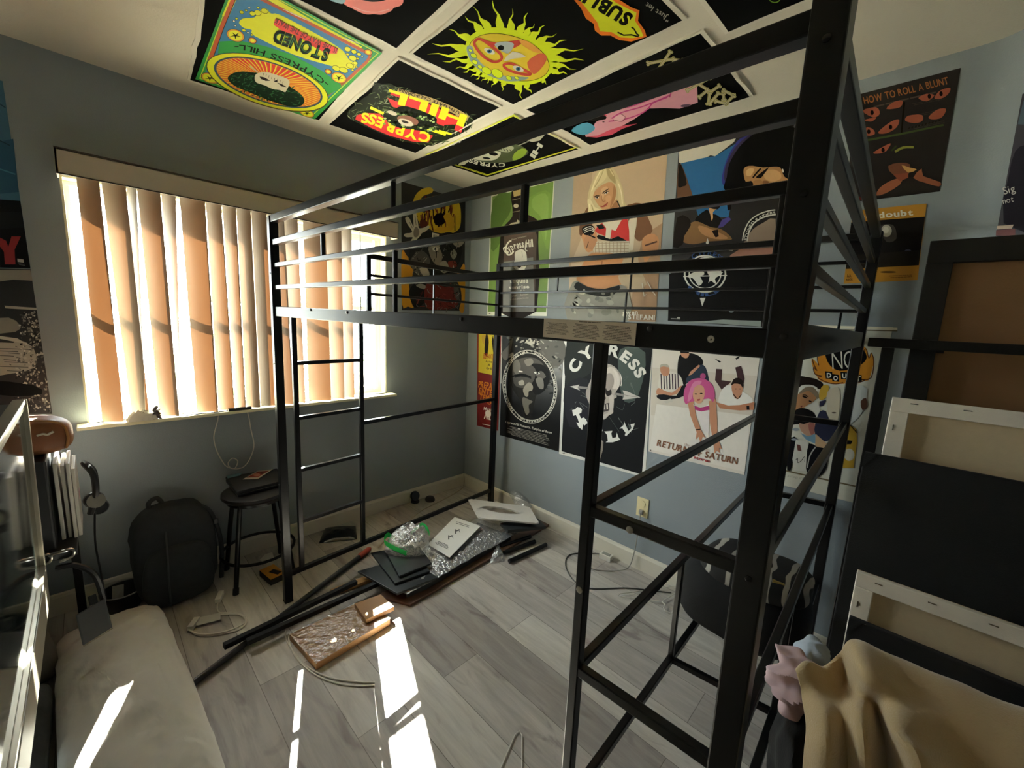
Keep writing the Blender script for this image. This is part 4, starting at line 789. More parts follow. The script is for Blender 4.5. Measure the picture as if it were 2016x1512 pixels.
A.p('#c9c4b6', [(530, 255), (520, 215), (545, 235), (555, 200), (575, 235), (595, 215), (590, 255), (560, 265)], 1).t('#d8d3c6', 'S', [(602, 258), (625, 262)], 34, .02).t('#d8d3c6', 'A', [(505, 246), (526, 250)], 26, .02)
A.t('#d0cbbd', 'Cypress Hill Presents, Temples of Boom', [(332, 942), (740, 1040)], 20, .03).lines('#8d8980', ((335, 962), (745, 1058), (720, 1150), (350, 1040)), 7, .42)
A.p('#e6e2d8', [(446, 992), (470, 996), (466, 1003), (446, 1000)])
A.done('poster', 'black poster with a face inside an oval ring of lettering', group='posters on the right wall')
# ---- skull and arrow poster
A = Art(*RW); A.fr(920, 620, 4.447)
A.sheet([(845, 215), (1624, 280), (1560, 1425), (804, 1215)], paper('#dedbd3'))
A.p('#26272a', [(872, 215), (1622, 290), (1530, 1396), (826, 1192)]).p('#3a3f3c', [(880, 230), (1200, 260), (1180, 420), (1000, 560), (870, 620)], 3).p('#44504a', [(1340, 300), (1560, 330), (1500, 700), (1380, 760), (1330, 560)], 3).p('#34333a', [(850, 640), (1050, 560), (1100, 900), (900, 980)], 3)
for i in range(22):
    x, y = R.uniform(930, 1480), R.uniform(480, 1000); A.k = 7+i % 2; A.l(R.choice(['#56605a', '#6d746e', '#4a4f4c']), [(x, y), (x+R.uniform(-50, 50), y+R.uniform(-60, 60)), (x+R.uniform(-70, 70), y+R.uniform(-90, 90))], 3, 3)
A.k = 10
A.p('#b0a49a', [(1085, 560), (1090, 500), (1130, 445), (1200, 425), (1270, 440), (1325, 490), (1350, 560), (1330, 630), (1300, 680), (1310, 720), (1270, 750), (1280, 850), (1240, 880), (1200, 915), (1130, 900), (1090, 860), (1070, 780), (1040, 700), (1050, 640)], 3)
A.p('#d2c7bd', [(1225, 470), (1280, 460), (1330, 520), (1345, 570), (1310, 640), (1260, 640), (1225, 580)], 3).p('#857a74', [(1100, 520), (1160, 460), (1200, 560), (1180, 640), (1110, 640)], 3).p('#2a2526', [(1100, 650), (1160, 640), (1190, 690), (1150, 740), (1100, 720)], 3).p('#332c2c', [(1205, 650), (1250, 640), (1265, 690), (1225, 710)], 3).p('#241f20', [(1180, 720), (1200, 690), (1215, 730), (1195, 750)], 2).p('#4a4040', [(1100, 790), (1200, 780), (1260, 770), (1250, 830), (1190, 850), (1110, 840)], 2)
for i in range(7): A.l('#cfc4ba', [(1105+24*i, 792-2*i), (1108+24*i, 836-2*i)], 12)
A.p('#c4b9b0', [(1245, 720), (1285, 710), (1275, 850), (1235, 880), (1200, 915), (1190, 880), (1245, 840)], 3)
A.l('#8b8580', [(930, 628), (1060, 640)], 20).l('#8b8580', [(1290, 690), (1400, 708)], 20).p('#c6c0b8', [(902, 626), (985, 610), (968, 635), (990, 662)], 1).p('#c6c0b8', [(1362, 740), (1376, 700), (1362, 660), (1400, 668), (1518, 722), (1400, 738)], 1).l('#7d7771', [(1375, 700), (1500, 722)], 4)
A.p('#8a8078', [(1165, 1080), (1195, 1110), (1190, 1180), (1165, 1262), (1158, 1180)], 1)
CW = '#e3e0d8'
A.t(CW, 'CYPRESS', [(958, 520), (985, 445), (1035, 385), (1100, 345), (1190, 330), (1280, 350), (1370, 400), (1440, 470), (1495, 560)], 96, .045)
A.t(CW, 'I', [(1070, 1050), (1130, 1085)], 100, .05)
A.fr(1110, 690, 4.139)
A.p(CW, [(70, 486), (95, 480), (112, 460), (136, 465), (150, 480), (146, 505), (127, 516), (142, 554), (165, 545), (182, 560), (196, 590), (170, 612), (160, 600), (152, 645), (124, 625), (104, 585), (126, 590), (116, 556), (101, 526), (80, 532)])
A.p(CW, [(332, 660), (397, 654), (389, 676), (398, 714), (428, 706), (435, 668), (446, 704), (463, 726), (400, 748), (343, 748), (361, 734), (354, 685)])
A.p(CW, [(455, 636), (490, 606), (495, 578), (508, 612), (530, 655), (554, 632), (545, 600), (581, 594), (565, 642), (510, 698), (499, 690), (506, 670), (480, 634)])
A.p('#d9cfc6', [(400, 150), (440, 180), (462, 230), (455, 290), (430, 320), (440, 260), (425, 200)], 3).p('#a2968d', [(350, 200), (390, 190), (410, 250), (390, 310), (350, 320)], 3).l('#efe8e0', [(462, 190), (474, 240), (468, 290)], 6, 4)
A.fr(920, 620, 4.447)
A.e('#4a4844', 848, 1209, 12, 4)
A.done('poster', 'white bordered black poster of a skull with an arrow through it', group='posters on the right wall')
# ---- white band poster with the pink haired singer
A = Art(*RW); A.fr(1240, 640, 3.6)
A.sheet([(165, 165), (922, 228), (810, 1062), (132, 895)], paper('#e2d9ce'))
A.p('#d8cdbf', [(160, 300), (900, 360), (870, 640), (150, 640)]).p('#eae3da', [(190, 560), (850, 640), (815, 1040), (140, 880)], 0)
SK = '#c98f70'
A.p('#1f1c1e', [(338, 350), (345, 240), (372, 200), (440, 200), (500, 225), (520, 275), (450, 320), (430, 360), (400, 420), (360, 410)], 3).p(SK, [(362, 190), (420, 192), (415, 225), (395, 235), (368, 220)], 2).p('#1f1814', [(355, 180), (425, 184), (418, 200), (360, 198)]).p('#2b3646', [(400, 380), (470, 300), (520, 280), (550, 330), (560, 410), (520, 400), (480, 380), (420, 420)], 2).p(SK, [(430, 330), (490, 280), (500, 290), (440, 350), (415, 360)], 1).p('#2b3646', [(440, 370), (560, 400), (590, 440), (480, 430)], 2)
A.p('#e0d8cc', [(205, 400), (225, 330), (300, 330), (350, 350), (375, 400), (370, 440), (290, 470), (210, 460)], 2)
for i in range(7): A.l('#43303a', [(222+20*i, 345), (226+20*i, 455)], 8)
A.p(SK, [(216, 310), (226, 280), (262, 278), (282, 310), (278, 350), (250, 362), (225, 345)], 3).p('#b9b2a2', [(214, 300), (222, 278), (265, 276), (280, 300), (240, 292)], 2).p(SK, [(190, 490), (200, 445), (240, 460), (300, 480), (360, 430), (375, 440), (330, 490), (260, 500)], 2).p('#26242a', [(188, 500), (240, 490), (330, 500), (370, 430), (408, 430), (390, 500), (300, 525), (220, 530)], 2).p('#cfc7ba', [(240, 540), (290, 520), (310, 540), (260, 556)], 1)
A.p('#43292d', [(605, 390), (612, 310), (655, 312), (650, 390), (720, 400), (690, 430), (655, 462)], 1).p('#43292d', [(748, 300), (790, 288), (815, 380), (800, 440), (770, 400)], 1).p('#1f1c1e', [(598, 236), (648, 258), (640, 268)], 0).p('#1f1c1e', [(748, 236), (778, 218), (776, 232), (756, 246)]).p('#ece8e2', [(630, 520), (660, 450), (720, 420), (800, 470), (870, 520), (850, 560), (700, 570), (640, 555)], 2)
A.p(SK, [(722, 440), (740, 400), (790, 400), (802, 440), (790, 500), (765, 525), (738, 505)], 3).p('#2e1d18', [(718, 430), (735, 385), (770, 372), (805, 400), (804, 450), (785, 420), (740, 415)], 2).l('#2e1d18', [(735, 490), (765, 520), (792, 492)], 6, 3).e('#2a1c18', 752, 452, 7, 3).e('#2a1c18', 782, 452, 7, 3)
A.p('#be8262', [(610, 545), (700, 570), (780, 566), (884, 545), (880, 600), (780, 605), (640, 590)], 1).p('#2a2a2e', [(828, 572), (848, 572), (850, 600), (830, 600)])
A.p(SK, [(410, 540), (450, 520), (470, 640), (505, 740), (540, 800), (520, 790), (500, 830), (490, 790), (468, 810), (475, 760), (430, 640)], 1).p(SK, [(560, 540), (610, 520), (620, 660), (622, 790), (655, 880), (635, 870), (640, 905), (615, 890), (600, 910), (595, 850), (570, 700)], 1).l('#3a2420', [(470, 742), (502, 738)], 8)
A.p('#ede4e2', [(450, 560), (500, 590), (560, 560), (566, 610), (560, 790), (520, 730), (470, 610)], 1).p('#b43c7c', [(458, 570), (500, 585), (565, 570), (566, 600), (510, 612), (465, 600)], 1)
A.p('#cf5a92', [(388, 540), (385, 470), (420, 400), (480, 376), (540, 385), (590, 430), (605, 500), (590, 545), (560, 520), (430, 545), (405, 560)], 3).p('#d9a285', [(448, 500), (456, 440), (490, 420), (525, 440), (532, 490), (515, 540), (490, 556), (462, 540)], 3).p('#de86ae', [(430, 450), (460, 400), (510, 395), (500, 420), (460, 440), (440, 520), (410, 540)], 2).e('#b84f86', 520, 362, 20, 22)
A.e('#2a1c1c', 470, 488, 10, 4).e('#2a1c1c', 508, 484, 10, 4).p('#a8383c', [(478, 526), (500, 522), (498, 534), (482, 536)], 1)
A.t('#8a5a42', 'RETURN OF SATURN', [(188, 852), (400, 905), (520, 933), (760, 985)], 46, .02).t('#c7a99a', 'the new album', [(385, 850), (560, 892)], 18, .01).t('#a8383c', '4.11 in stores', [(342, 915), (460, 945), (568, 974)], 22, .03)
A.e('#5a524a', 148, 886, 4, 5)
A.done('poster', 'white poster of a band with a pink haired singer crawling forward', group='posters on the right wall')
# ---- large framed-style white band poster with an orange flame logo
A = Art(*RW); A.fr(1440, 680, 5.815)
TUBE = mat('cream_tube', '#d8d2bc', .4)
A.sheet([(560, -245), (1850, -210), (1395, 1800), (430, 1560)], paper('#dcdacb'))
A.l('#6a5c38', [(520, -195), (1900, -165)], 12).l('#efe9d2', [(520, -225), (1900, -190)], 28)
A.p('#d9902a', [(920, 150), (980, 200), (1000, 240), (985, 150), (985, 90), (1030, 80), (1080, 40), (1300, -40), (1480, 0), (1540, 30), (1560, 100), (1580, 130), (1600, 80), (1630, 180), (1620, 240), (1570, 400), (1480, 400), (1280, 440), (1100, 430), (1000, 390), (930, 240)], 2)
A.l('#6a3a1c', [(925, 150), (945, 220), (980, 290), (940, 250), (960, 330), (1040, 350), (990, 370), (1100, 425), (1200, 440), (1280, 425)], 12, 3).l('#6a3a1c', [(1440, 430), (1530, 400), (1480, 390), (1600, 370), (1630, 180), (1600, 85), (1575, 150), (1545, 40), (1520, 60)], 12, 3).l('#6a3a1c', [(1000, 230), (985, 130), (1030, 90)], 12, 3)
A.p('#111012', [(1075, 110), (1110, 60), (1300, -30), (1480, 20), (1550, 130), (1500, 210), (1400, 260), (1240, 290), (1130, 230)], 3)
A.t('#e6e3d6', 'NO', [(1150, 275), (1420, 260)], 215, -.01)
for x, y, r_, ch in ((1115, 340, 32, 'D'), (1190, 372, 30, 'O'), (1290, 345, 30, 'U'), (1380, 380, 30, 'B'), (1450, 375, 30, 'T')):
    A.p('#111012', [(x-42, y-45), (x+40, y-35), (x+44, y+44), (x-34, y+40)]).t('#e9e6da', ch, [(x-26, y+28), (x+26, y+28)], 54, .04)
A.p('#2d211b', [(600, 310), (800, 350), (960, 380), (1050, 440), (1020, 500), (900, 470), (760, 480), (600, 470)], 3).p('#e4e2d8', [(770, 510), (800, 460), (900, 450), (980, 480), (990, 530), (900, 480), (800, 520)], 2)
A.p('#b5835c', [(700, 640), (760, 560), (850, 500), (930, 500), (985, 580), (940, 640), (860, 690), (800, 730), (720, 740)], 3).p('#8c7a66', [(780, 540), (850, 480), (940, 480), (1000, 560), (985, 610), (940, 560), (880, 520), (800, 550)], 3).e('#241a16', 840, 590, 30, 10, 20).e('#241a16', 905, 640, 20, 8, 20).l('#241a16', [(815, 570), (850, 568), (880, 590)], 10, 3).p('#7d3a34', [(790, 690), (820, 690), (800, 715)], 1)
A.p('#161416', [(700, 900), (720, 760), (800, 715), (900, 740), (970, 800), (980, 900), (900, 930), (760, 900)], 3).p('#c49a82', [(775, 890), (830, 900), (960, 870), (968, 1000), (930, 1035), (880, 1040), (800, 980)], 2).p('#a86a62', [(880, 900), (950, 890), (950, 1000), (910, 1020)], 2).p('#e4e2d8', [(870, 690), (990, 640), (1020, 740), (985, 840), (950, 770)], 1)
A.p('#2c3049', [(1010, 760), (1080, 750), (1120, 850), (1250, 880), (1200, 1040), (1060, 1100), (960, 1020), (960, 900)], 2).p('#7da3bd', [(790, 1000), (880, 1040), (960, 1010), (970, 1130), (860, 1080)], 1).p('#c9a882', [(965, 1010), (1100, 1130), (1050, 1205), (960, 1140)], 1)
A.p('#c9a43c', [(1010, 520), (1060, 450), (1120, 470), (1080, 600), (1010, 620)], 2).p('#d8cdb6', [(1090, 580), (1130, 500), (1240, 500), (1230, 800), (1190, 870), (1130, 850), (1100, 740)], 3).e('#4a3a30', 1175, 770, 26, 8).p('#34324a', [(1010, 640), (1090, 620), (1050, 690), (1010, 700)], 1)
A.p('#d6d8d2', [(1400, 480), (1560, 500), (1500, 760), (1390, 880), (1360, 860)], 2).p('#6d4a38', [(1480, 640), (1540, 600), (1560, 700), (1500, 740)], 2).p('#a87858', [(1660, 700), (1740, 580), (1720, 800), (1680, 900)], 2).p('#2b2a30', [(1700, 560), (1745, 590), (1720, 650), (1690, 640)], 2)
A.p('#cba33a', [(1340, 900), (1430, 960), (1440, 1100), (1400, 1400), (1240, 1400), (1290, 1150), (1310, 1000)], 1).e('#d9d3bf', 1350, 1250, 60, 70).p('#1b1a1e', [(1300, 1080), (1390, 1090), (1370, 1130), (1300, 1130)], 1).l('#2a2622', [(1350, 900), (1440, 1000)], 10)
A.p('#1b1a1e', [(640, 1100), (700, 1050), (740, 1060), (720, 1250), (690, 1400), (640, 1440)], 2).e('#9aa2aa', 740, 960, 36, 18).e('#9aa2aa', 720, 1075, 34, 12).p('#e4e2d8', [(740, 1080), (880, 1100), (880, 1250), (870, 1440), (720, 1430), (700, 1300)], 1).p('#7a4a42', [(750, 1130), (790, 1140), (806, 1210), (760, 1200)], 1).p('#201e22', [(890, 1120), (980, 1160), (1100, 1200), (1090, 1400), (1000, 1500), (870, 1480), (860, 1300)], 2).l('#b9b6b0', [(965, 1160), (900, 1260), (870, 1400)], 14, 3).l('#3a3530', [(740, 1310), (760, 1290), (760, 1340), (800, 1320), (840, 1270), (840, 1330)], 6, 3)
A.l('#7a6a4c', [(560, 1418), (880, 1490), (1560, 1640)], 16).p('#e0dccb', [(540, 1432), (880, 1506), (1420, 1630), (1390, 1790), (430, 1560)])
A.t('#b7b2a0', 'autographed', [(640, 1500), (880, 1545)], 34, .0)
A.done('poster', 'large cream poster with an orange flame logo, behind the back bed post', group='posters on the right wall')
# ---- instruction style dark red poster
A = Art(*RW); A.fr(1560, 0, 3.024)
A.sheet([(388, 565), (1003, 405), (876, 1140), (310, 1210)], paper('#1d1614'))
A.t('#a8683a', 'HOW TO ROLL A BLUNT', [(428, 622), (930, 500)], 44, .02).lines('#5c5048', ((440, 640), (905, 530), (905, 545), (440, 655)), 1, .6)
for i in range(3): A.lines('#4d423c', ((690, 620+70*i), (930, 570+70*i), (930, 590+70*i), (690, 640+70*i)), 2, .4)
A.l('#4a5a2c', [(450, 835), (640, 800), (900, 745)], 12).p('#2a2114', [(660, 610), (672, 608), (655, 790), (645, 790)])
for pts in ([(418, 660), (500, 640), (520, 680), (480, 700)], [(560, 650), (600, 610), (655, 600), (640, 640)], [(430, 715), (500, 700), (470, 725)], [(440, 760), (480, 770), (490, 800), (445, 808)], [(510, 790), (580, 730), (635, 712), (620, 760), (560, 795)], [(750, 585), (800, 560), (845, 570), (800, 605)], [(845, 585), (880, 540), (940, 525), (925, 565), (880, 590)], [(672, 720), (690, 690), (770, 685), (775, 720), (730, 735)], [(810, 700), (860, 655), (915, 650), (890, 700), (840, 712)], [(480, 912), (530, 880), (585, 855), (560, 900), (520, 915)]): A.p('#a3573f', pts, 3)
for x, y in ((475, 672), (455, 785), (585, 758), (815, 575), (885, 560), (540, 895)): A.e('#2a1a16', x, y, 10, 14)
for i in range(10): A.l('#3f342e', [(690+20*i, 770-5*i), (700+20*i, 760-5*i)], 8)
A.l('#8f9040', [(612, 905), (660, 880), (722, 878)], 14, 3).l('#3c4a26', [(590, 900), (620, 870)], 10)
A.p('#9c5c40', [(500, 1165), (520, 1120), (580, 1080), (650, 1060), (640, 1100), (560, 1150)], 2).p('#9c5c40', [(720, 1060), (770, 1005), (780, 1050), (880, 1085), (872, 1112), (790, 1090)], 2).p('#7a4a34', [(570, 990), (640, 970), (700, 980), (690, 1040), (600, 1040)], 2).p('#c99a5a', [(650, 985), (700, 1000), (740, 1010), (690, 1030)], 2).p('#8c4a34', [(600, 1040), (690, 1030), (690, 1060), (640, 1080)], 1).p('#702e24', [(312, 1205), (330, 1150), (400, 1170), (420, 1190)], 1)
A.done('poster', 'dark red brown poster with small picture steps, high on the right wall', group='posters on the right wall')
# ---- orange bordered album poster
A = Art(*RW); A.fr(1560, 0, 3.024)
A.sheet([(360, 1255), (800, 1212), (745, 1668), (305, 1690)], paper('#c38a2c'))
A.p('#262120', [(350, 1325), (790, 1290), (752, 1580), (318, 1602)]).p('#4a4440', [(520, 1350), (600, 1340), (620, 1420), (560, 1440)], 3).e('#cfc9ba', 560, 1375, 32, 36).e('#efeadc', 556, 1370, 18, 20).e('#4e5068', 688, 1500, 22, 16).p('#3a332c', [(340, 1520), (755, 1490), (752, 1580), (318, 1602)])
A.t('#efe8d6', 'no doubt', [(395, 1308), (716, 1282)], 36, .03).e('#5a3e18', 570, 1620, 50, 6).lines('#7a5518', ((560, 1640), (730, 1632), (730, 1652), (560, 1660)), 2, .4).t('#4a3210', 'AA', [(325, 1652), (350, 1650)], 20, .03).t('#4a3210', 'ROCK', [(322, 1672), (360, 1670)], 12, .03)
A.done('poster', 'orange bordered dark poster with a bright light, above the black framed board', group='posters on the right wall')
# ---- poster at the right picture edge, on the angled wall
an = -nrm; A = Art(Vector((0, CY, 0))+an*.002, an); A.fr(1560, 0, 3.024)
A.sheet([(1372, 560), (1620, 470), (1500, 1460), (1214, 1405)], paper('#2a2430'))
A.p('#4a5a66', [(1378, 600), (1600, 500), (1590, 760), (1345, 740)], 1).p('#2f2937', [(1330, 900), (1400, 860), (1560, 830), (1520, 1340), (1260, 1330), (1290, 1050)], 2)
A.t('#cfc9c0', 'Sig', [(1260, 1160), (1330, 1140)], 46, .0).t('#cfc9c0', 'not', [(1256, 1215), (1320, 1200)], 36, .0)
A.p('#d8c3b0', [(1222, 1345), (1320, 1338), (1310, 1360), (1218, 1366)]).p('#7a4a4a', [(1216, 1370), (1330, 1362), (1330, 1405), (1214, 1402)])
A.done('poster', 'purple dark poster with white script at the right edge, on the angled wall')
# ---- two posters at the left end of the window wall
A = Art(*WW); A.fr(0, 160, 2.2912)
A.sheet([(-130, -40), (12, 0), (138, 845), (-130, 838)], paper('#3c6a86'))
A.p('#2f5a78', [(-130, 300), (60, 260), (85, 500), (-130, 520)], 1).l('#24465c', [(-20, 90), (25, 120)], 5).l('#1f3d50', [(-60, 240), (45, 290)], 5).l('#4b7f9c', [(-50, 380), (70, 420)], 6)
A.p('#22252a', [(-130, 525), (92, 540), (137, 843), (-130, 838)]).p('#2b2f35', [(-60, 590), (95, 590), (110, 660), (-60, 670)], 1)
A.p('#8e2f33', [(0, 705), (28, 720), (38, 748), (52, 700), (94, 700), (66, 760), (70, 826), (22, 826), (18, 770), (0, 745)], 0).p('#8e2f33', [(-90, 700), (-60, 700), (-40, 826), (-80, 826)])
A.p('#a9a9a5', [(78, 800), (106, 804), (108, 818), (80, 815)]).lines('#6d7074', ((80, 820), (116, 824), (118, 834), (82, 830)), 2, .4)
A.done('poster', 'blue and black poster with a red letter Y, left of the window', group='posters on the window wall')
A = Art(*WW); A.fr(0, 160, 2.2912)
A.sheet([(-130, 842), (138, 848), (236, 1500), (-130, 1500)], paper('#24272a'))
A.p('#8d8b84', [(-130, 850), (136, 850), (148, 900), (60, 895), (-130, 920)], 1).p('#b7b3a9', [(20, 1012), (165, 1022), (165, 1032), (25, 1024)], 0).p('#8a8880', [(-60, 1080), (40, 1066), (90, 1100), (70, 1130), (-60, 1135)], 2).p('#aaa79e', [(-60, 1190), (60, 1180), (80, 1165), (150, 1200), (160, 1290), (40, 1320), (-60, 1320)], 2).p('#c0bcb2', [(-60, 1140), (80, 1160), (120, 1185), (-60, 1150)], 1)
for i in range(330):
    t = R.random(); y = R.uniform(1040, 1490); xr = 138+(y-848)*.150; x = xr-4-(R.random()**1.3)*(70+(y-1040)*.22); A.k = 8+i % 4
    A.e(R.choice(['#b9b6ad', '#8b8982', '#3a3d3f', '#cfccc2', '#5b5d5c']), x, y, R.uniform(3, 8), R.uniform(2, 6), R.uniform(0, 180), 7)
A.k = 13
for i in range(12): A.l(R.choice(['#4a4c4c', '#6f6e69']), [(R.uniform(-40, 120), 1195+10*i), (R.uniform(40, 150), 1200+10*i)], 3)
A.p('#1b1e21', [(-60, 1350), (150, 1370), (190, 1410), (60, 1420), (-60, 1400)], 2)
A.done('poster', 'black and white poster with leaves and rocks, behind the television', group='posters on the window wall')
# ================================================================== things on the floor
def rotz(a): return Matrix.Rotation(a, 3, 'Z')
def fl_(px, py, z=0): return ax(px, py, 2, z)
PLASTIC = mat('black_plastic', '#161617', .35, 0, .1, 60); RUB = mat('rubber', '#1a1a1a', .8)
WHITEP = mat('white_plastic', '#dedad0', .4, 0, .04, 30); CABLE = mat('white_cable', '#d9d4c8', .5); GREYC = mat('grey_cable', '#9a958c', .5)
DFAB = mat('dark_fabric', '#303336', .95, 0, .25, 40, bump=.4, bscale=350); CHROME = mat('chrome', '#b5b2aa', .22, 1)
CFILM = clear_mat('shrink_film', '#f4efe6', .10, .08, .02, bump=.8)
FILM = clear_mat('clear_film', '#f4f4f4', .30, .12, .12, bump=1.0)
# ---- stool with book-like laptop sleeve, card and note
st = thing('round_stool', 'black round metal stool beside the far bed post, holding a black folder', 'stool', (-1.645, -.245, 0))
sx, sy, SZ = -1.645, -.245, .485
part('seat', lambda m: m.lathe([(.05, SZ-.03), (.148, SZ-.03), (.158, SZ-.018), (.156, SZ-.004), (.14, SZ), (.0, SZ-.002)], (sx, sy, 0), mat('stool_seat', '#1f1d1c', .3, 0, .1, 30), 40), st, smooth=True)
part('seat_ring', lambda m: m.lathe([(.12, SZ-.05), (.135, SZ-.05), (.135, SZ-.03), (.12, SZ-.03)], (sx, sy, 0), BLK, 32), st, smooth=True)
for i in range(4):
    a = math.radians(222+90*i); d = Vector((math.cos(a), math.sin(a), 0))
    part('leg', lambda m: m.tube([Vector((sx, sy, SZ-.04))+d*.125, Vector((sx, sy, .30))+d*.15, Vector((sx, sy, .012))+d*.19], .0115, BLK, 10), st, smooth=True)
    part('rubber_foot', lambda m: m.tube([Vector((sx, sy, .03))+d*.188, Vector((sx, sy, .0))+d*.192], .0145, RUB, 10), st, smooth=True)
part('foot_ring', lambda m: m.tube([Vector((sx+.172*math.cos(2*PI*i/40), sy+.172*math.sin(2*PI*i/40), .145)) for i in range(40)], .008, BLK, 8, closed=True), st, smooth=True)
q = [ax(px, py, 2, SZ+.03) for px, py in ((444, 939), (468, 968), (566, 944), (545, 922))]
lp = thing('black_folder', 'thin black folder case lying on the round stool', 'folder', (sum(q, Vector())/4)-Vector((0, 0, .03)))
def _f(m):
    m.slab([p-Z*.030 for p in q], Z, .012, PLASTIC); m.slab([p-Z*.0175 for p in q], Z, .0035, CHROME)
part('base', _f, lp, bevel=.002); part('lid', lambda m: m.slab([p-Z*.0135 for p in q], Z, .0135, mat('folder_cover', '#232325', .45, 0, .15, 60)), lp, bevel=.002)
def card(name, label, cat, px4, z, col, t=.0012, draw=None, group=None):
    qq = [ax(px, py, 2, z) for px, py in px4]; mb = MB(); A = Art((0, 0, z+t-.0016), (0, 0, 1)); A.mb.slab(qq, Z, t, paper(col))
    if draw: draw(A)
    return A.done(name, label, cat, group)
card('photo_card', 'small red picture card with white border on the black folder', 'card', ((478, 944), (508, 943), (537, 924), (507, 927)), SZ+.0306, '#cfc6b4',
     draw=lambda A: A.p('#a5432e', [(484, 941), (508, 940), (530, 927), (508, 929)]).e('#d38a6a', 505, 935, 7, 3).e('#6a2318', 516, 932, 4, 2))
card('sticky_note', 'small blue note stuck on the corner of the black folder', 'note', ((448, 942), (473, 936), (476, 931), (446, 937)), SZ+.0306, '#7fa6b4')
# ---- backpack leaning on the window wall
bp_ = thing('backpack', 'black school backpack leaning against the wall under the window', 'backpack', (-1.94, -.2, 0))
def rr(cx, cz, w, h, n=3.2):
    return lambda t: (cx+w*abs(math.cos(t))**(2/n)*(1 if math.cos(t) > 0 else -1), cz+h*abs(math.sin(t))**(2/n)*(1 if math.sin(t) > 0 else -1))
def soft(m_, cx, cy, cz, w, dp, h, M_, lean=0, amp=.008, seed=0, nu=40, nv=24, n=3.0, fold=0, ff=(14, 14, 5)):
    def fn(u, v):
        t = 2*PI*u; ph = -PI/2+PI*v
        def sp(c, e): return abs(c)**e*(1 if c >= 0 else -1)
        e = 2/n; x = w*sp(math.cos(ph), .55)*sp(math.cos(t), e); y = dp*sp(math.cos(ph), .55)*sp(math.sin(t), e); z = h*sp(math.sin(ph), .7)
        k = noise.noise(Vector((x*7+seed, y*7, z*7)))*amp + noise.noise(Vector((x*19+seed, y*19, z*19)))*amp*.5
        if fold: k += fold*(1-2.6*abs(noise.noise(Vector((x*ff[0]+seed, y*ff[1], z*ff[2]+x*3)))))
        return Vector((cx+x*(1+k/w), cy+y*(1+k/dp)+lean*(z+h), cz+z*(1+k/h*.3)))
    m_.grid(fn, nu, nv, M_, wrap=True)
part('body', lambda m: soft(m, -1.945, -.175, .232, .165, .10, .230, DFAB, .12, .012, 1, n=5), bp_, smooth=True, weld=True)
part('front_pocket', lambda m: soft(m, -1.945, -.262, .150, .135, .045, .140, DFAB, .10, .010, 5, n=5), bp_, smooth=True, weld=True)
part('side_pocket', lambda m: soft(m, -1.835, -.20, .12, .030, .06, .11, DFAB, .05, .008, 9), bp_, smooth=True, weld=True)
part('top_handle', lambda m: m.tube(spline([(-2.015, -.115, .425), (-2.025, -.10, .475), (-1.99, -.09, .492), (-1.965, -.10, .44)], 6), .010, DFAB, 8), bp_, smooth=True)
part('zip', lambda m: m.tube(spline([(-2.09, -.205, .12), (-2.075, -.20, .30), (-1.99, -.17, .415), (-1.89, -.165, .418), (-1.815, -.19, .31), (-1.80, -.21, .13)], 8), .0045, mat('zip_black', '#2c2c2e', .35), 6), bp_, smooth=True)
part('strap', lambda m: m.tube(spline([(-1.86, -.14, .44), (-1.80, -.17, .40), (-1.772, -.21, .30), (-1.765, -.23, .18), (-1.775, -.23, .04)], 8), .011, DFAB, 8), bp_, smooth=True)
part('seam', lambda m: m.tube(spline([(-1.99, -.318, .03), (-1.99, -.315, .15), (-1.985, -.285, .27), (-1.98, -.225, .36), (-1.975, -.15, .435)], 6), .004, mat('seam_grey', '#3d4043', .8), 6), bp_, smooth=True)
part('buckle', lambda m: m.box((-1.778, -.205, .345), (.02, .012, .028), PLASTIC), bp_, bevel=.003)
bp_.location.x -= .045
# ---- little things near the stool and the far wall
pc = [ax(px, py, 2, .002) for px, py in ((628, 1070), (640, 1040), (700, 1036), (703, 1062))]
def pouch(m):
    c = sum(pc, Vector())/4
    def fn(u, v):
        p = pc[0].lerp(pc[1], v).lerp(pc[3].lerp(pc[2], v), u); e = math.sin(PI*u)*math.sin(PI*v)
        return p + Z*(.004+.022*e**.4+.006*noise.noise(Vector((u*6, v*6, 2)))*e)
    m.grid(fn, 18, 14, mat('black_bag_film', '#101011', .18, 0, .1, 30, bump=.6, bscale=60, coat=.5)); m.slab(pc, Z, .004, PLASTIC)
o = part('plastic_pouch', pouch, None, smooth=True); tag(o, 'crumpled black plastic pouch on the floor below the ladder', 'pouch')
m = MB(); m.lathe([(.0, .0), (.030, .0), (.033, .006), (.030, .016), (.0, .018)], (-.52, -.04, .0), PLASTIC, 20)
m.lathe([(.0, -.012), (.036, -.012), (.038, 0), (.034, .012), (.0, .013)], (-.52, -.036, .052), PLASTIC, 22, Matrix.Rotation(math.radians(70), 3, 'X'))
o = m.build('mount_disc', smooth=True); tag(o, 'small black round mount standing by the baseboard under the window wall', 'mount')
m = MB(); m.lathe([(.0, .0), (.036, .0), (.040, .010), (.034, .024), (.0, .030)], (-.415, -.085, .0), PLASTIC, 20, Matrix.Rotation(.2, 3, 'X')); o = m.build('round_puck', smooth=True); tag(o, 'low black round puck lying right of the upright black mount', 'puck')
c = (fl_(530, 1120)+fl_(545, 1150)+fl_(570, 1140)+fl_(555, 1110))/4
bx = thing('small_carton', 'small black and orange carton beside the foot of the far bed post', 'box', (-1.607, -.36, 0))
part('body', lambda m: m.box((-1.612, -.345, .017), (.075, .13, .034), mat('carton_black', '#1b1b1b', .5), rotz(.15)), bx, bevel=.001)
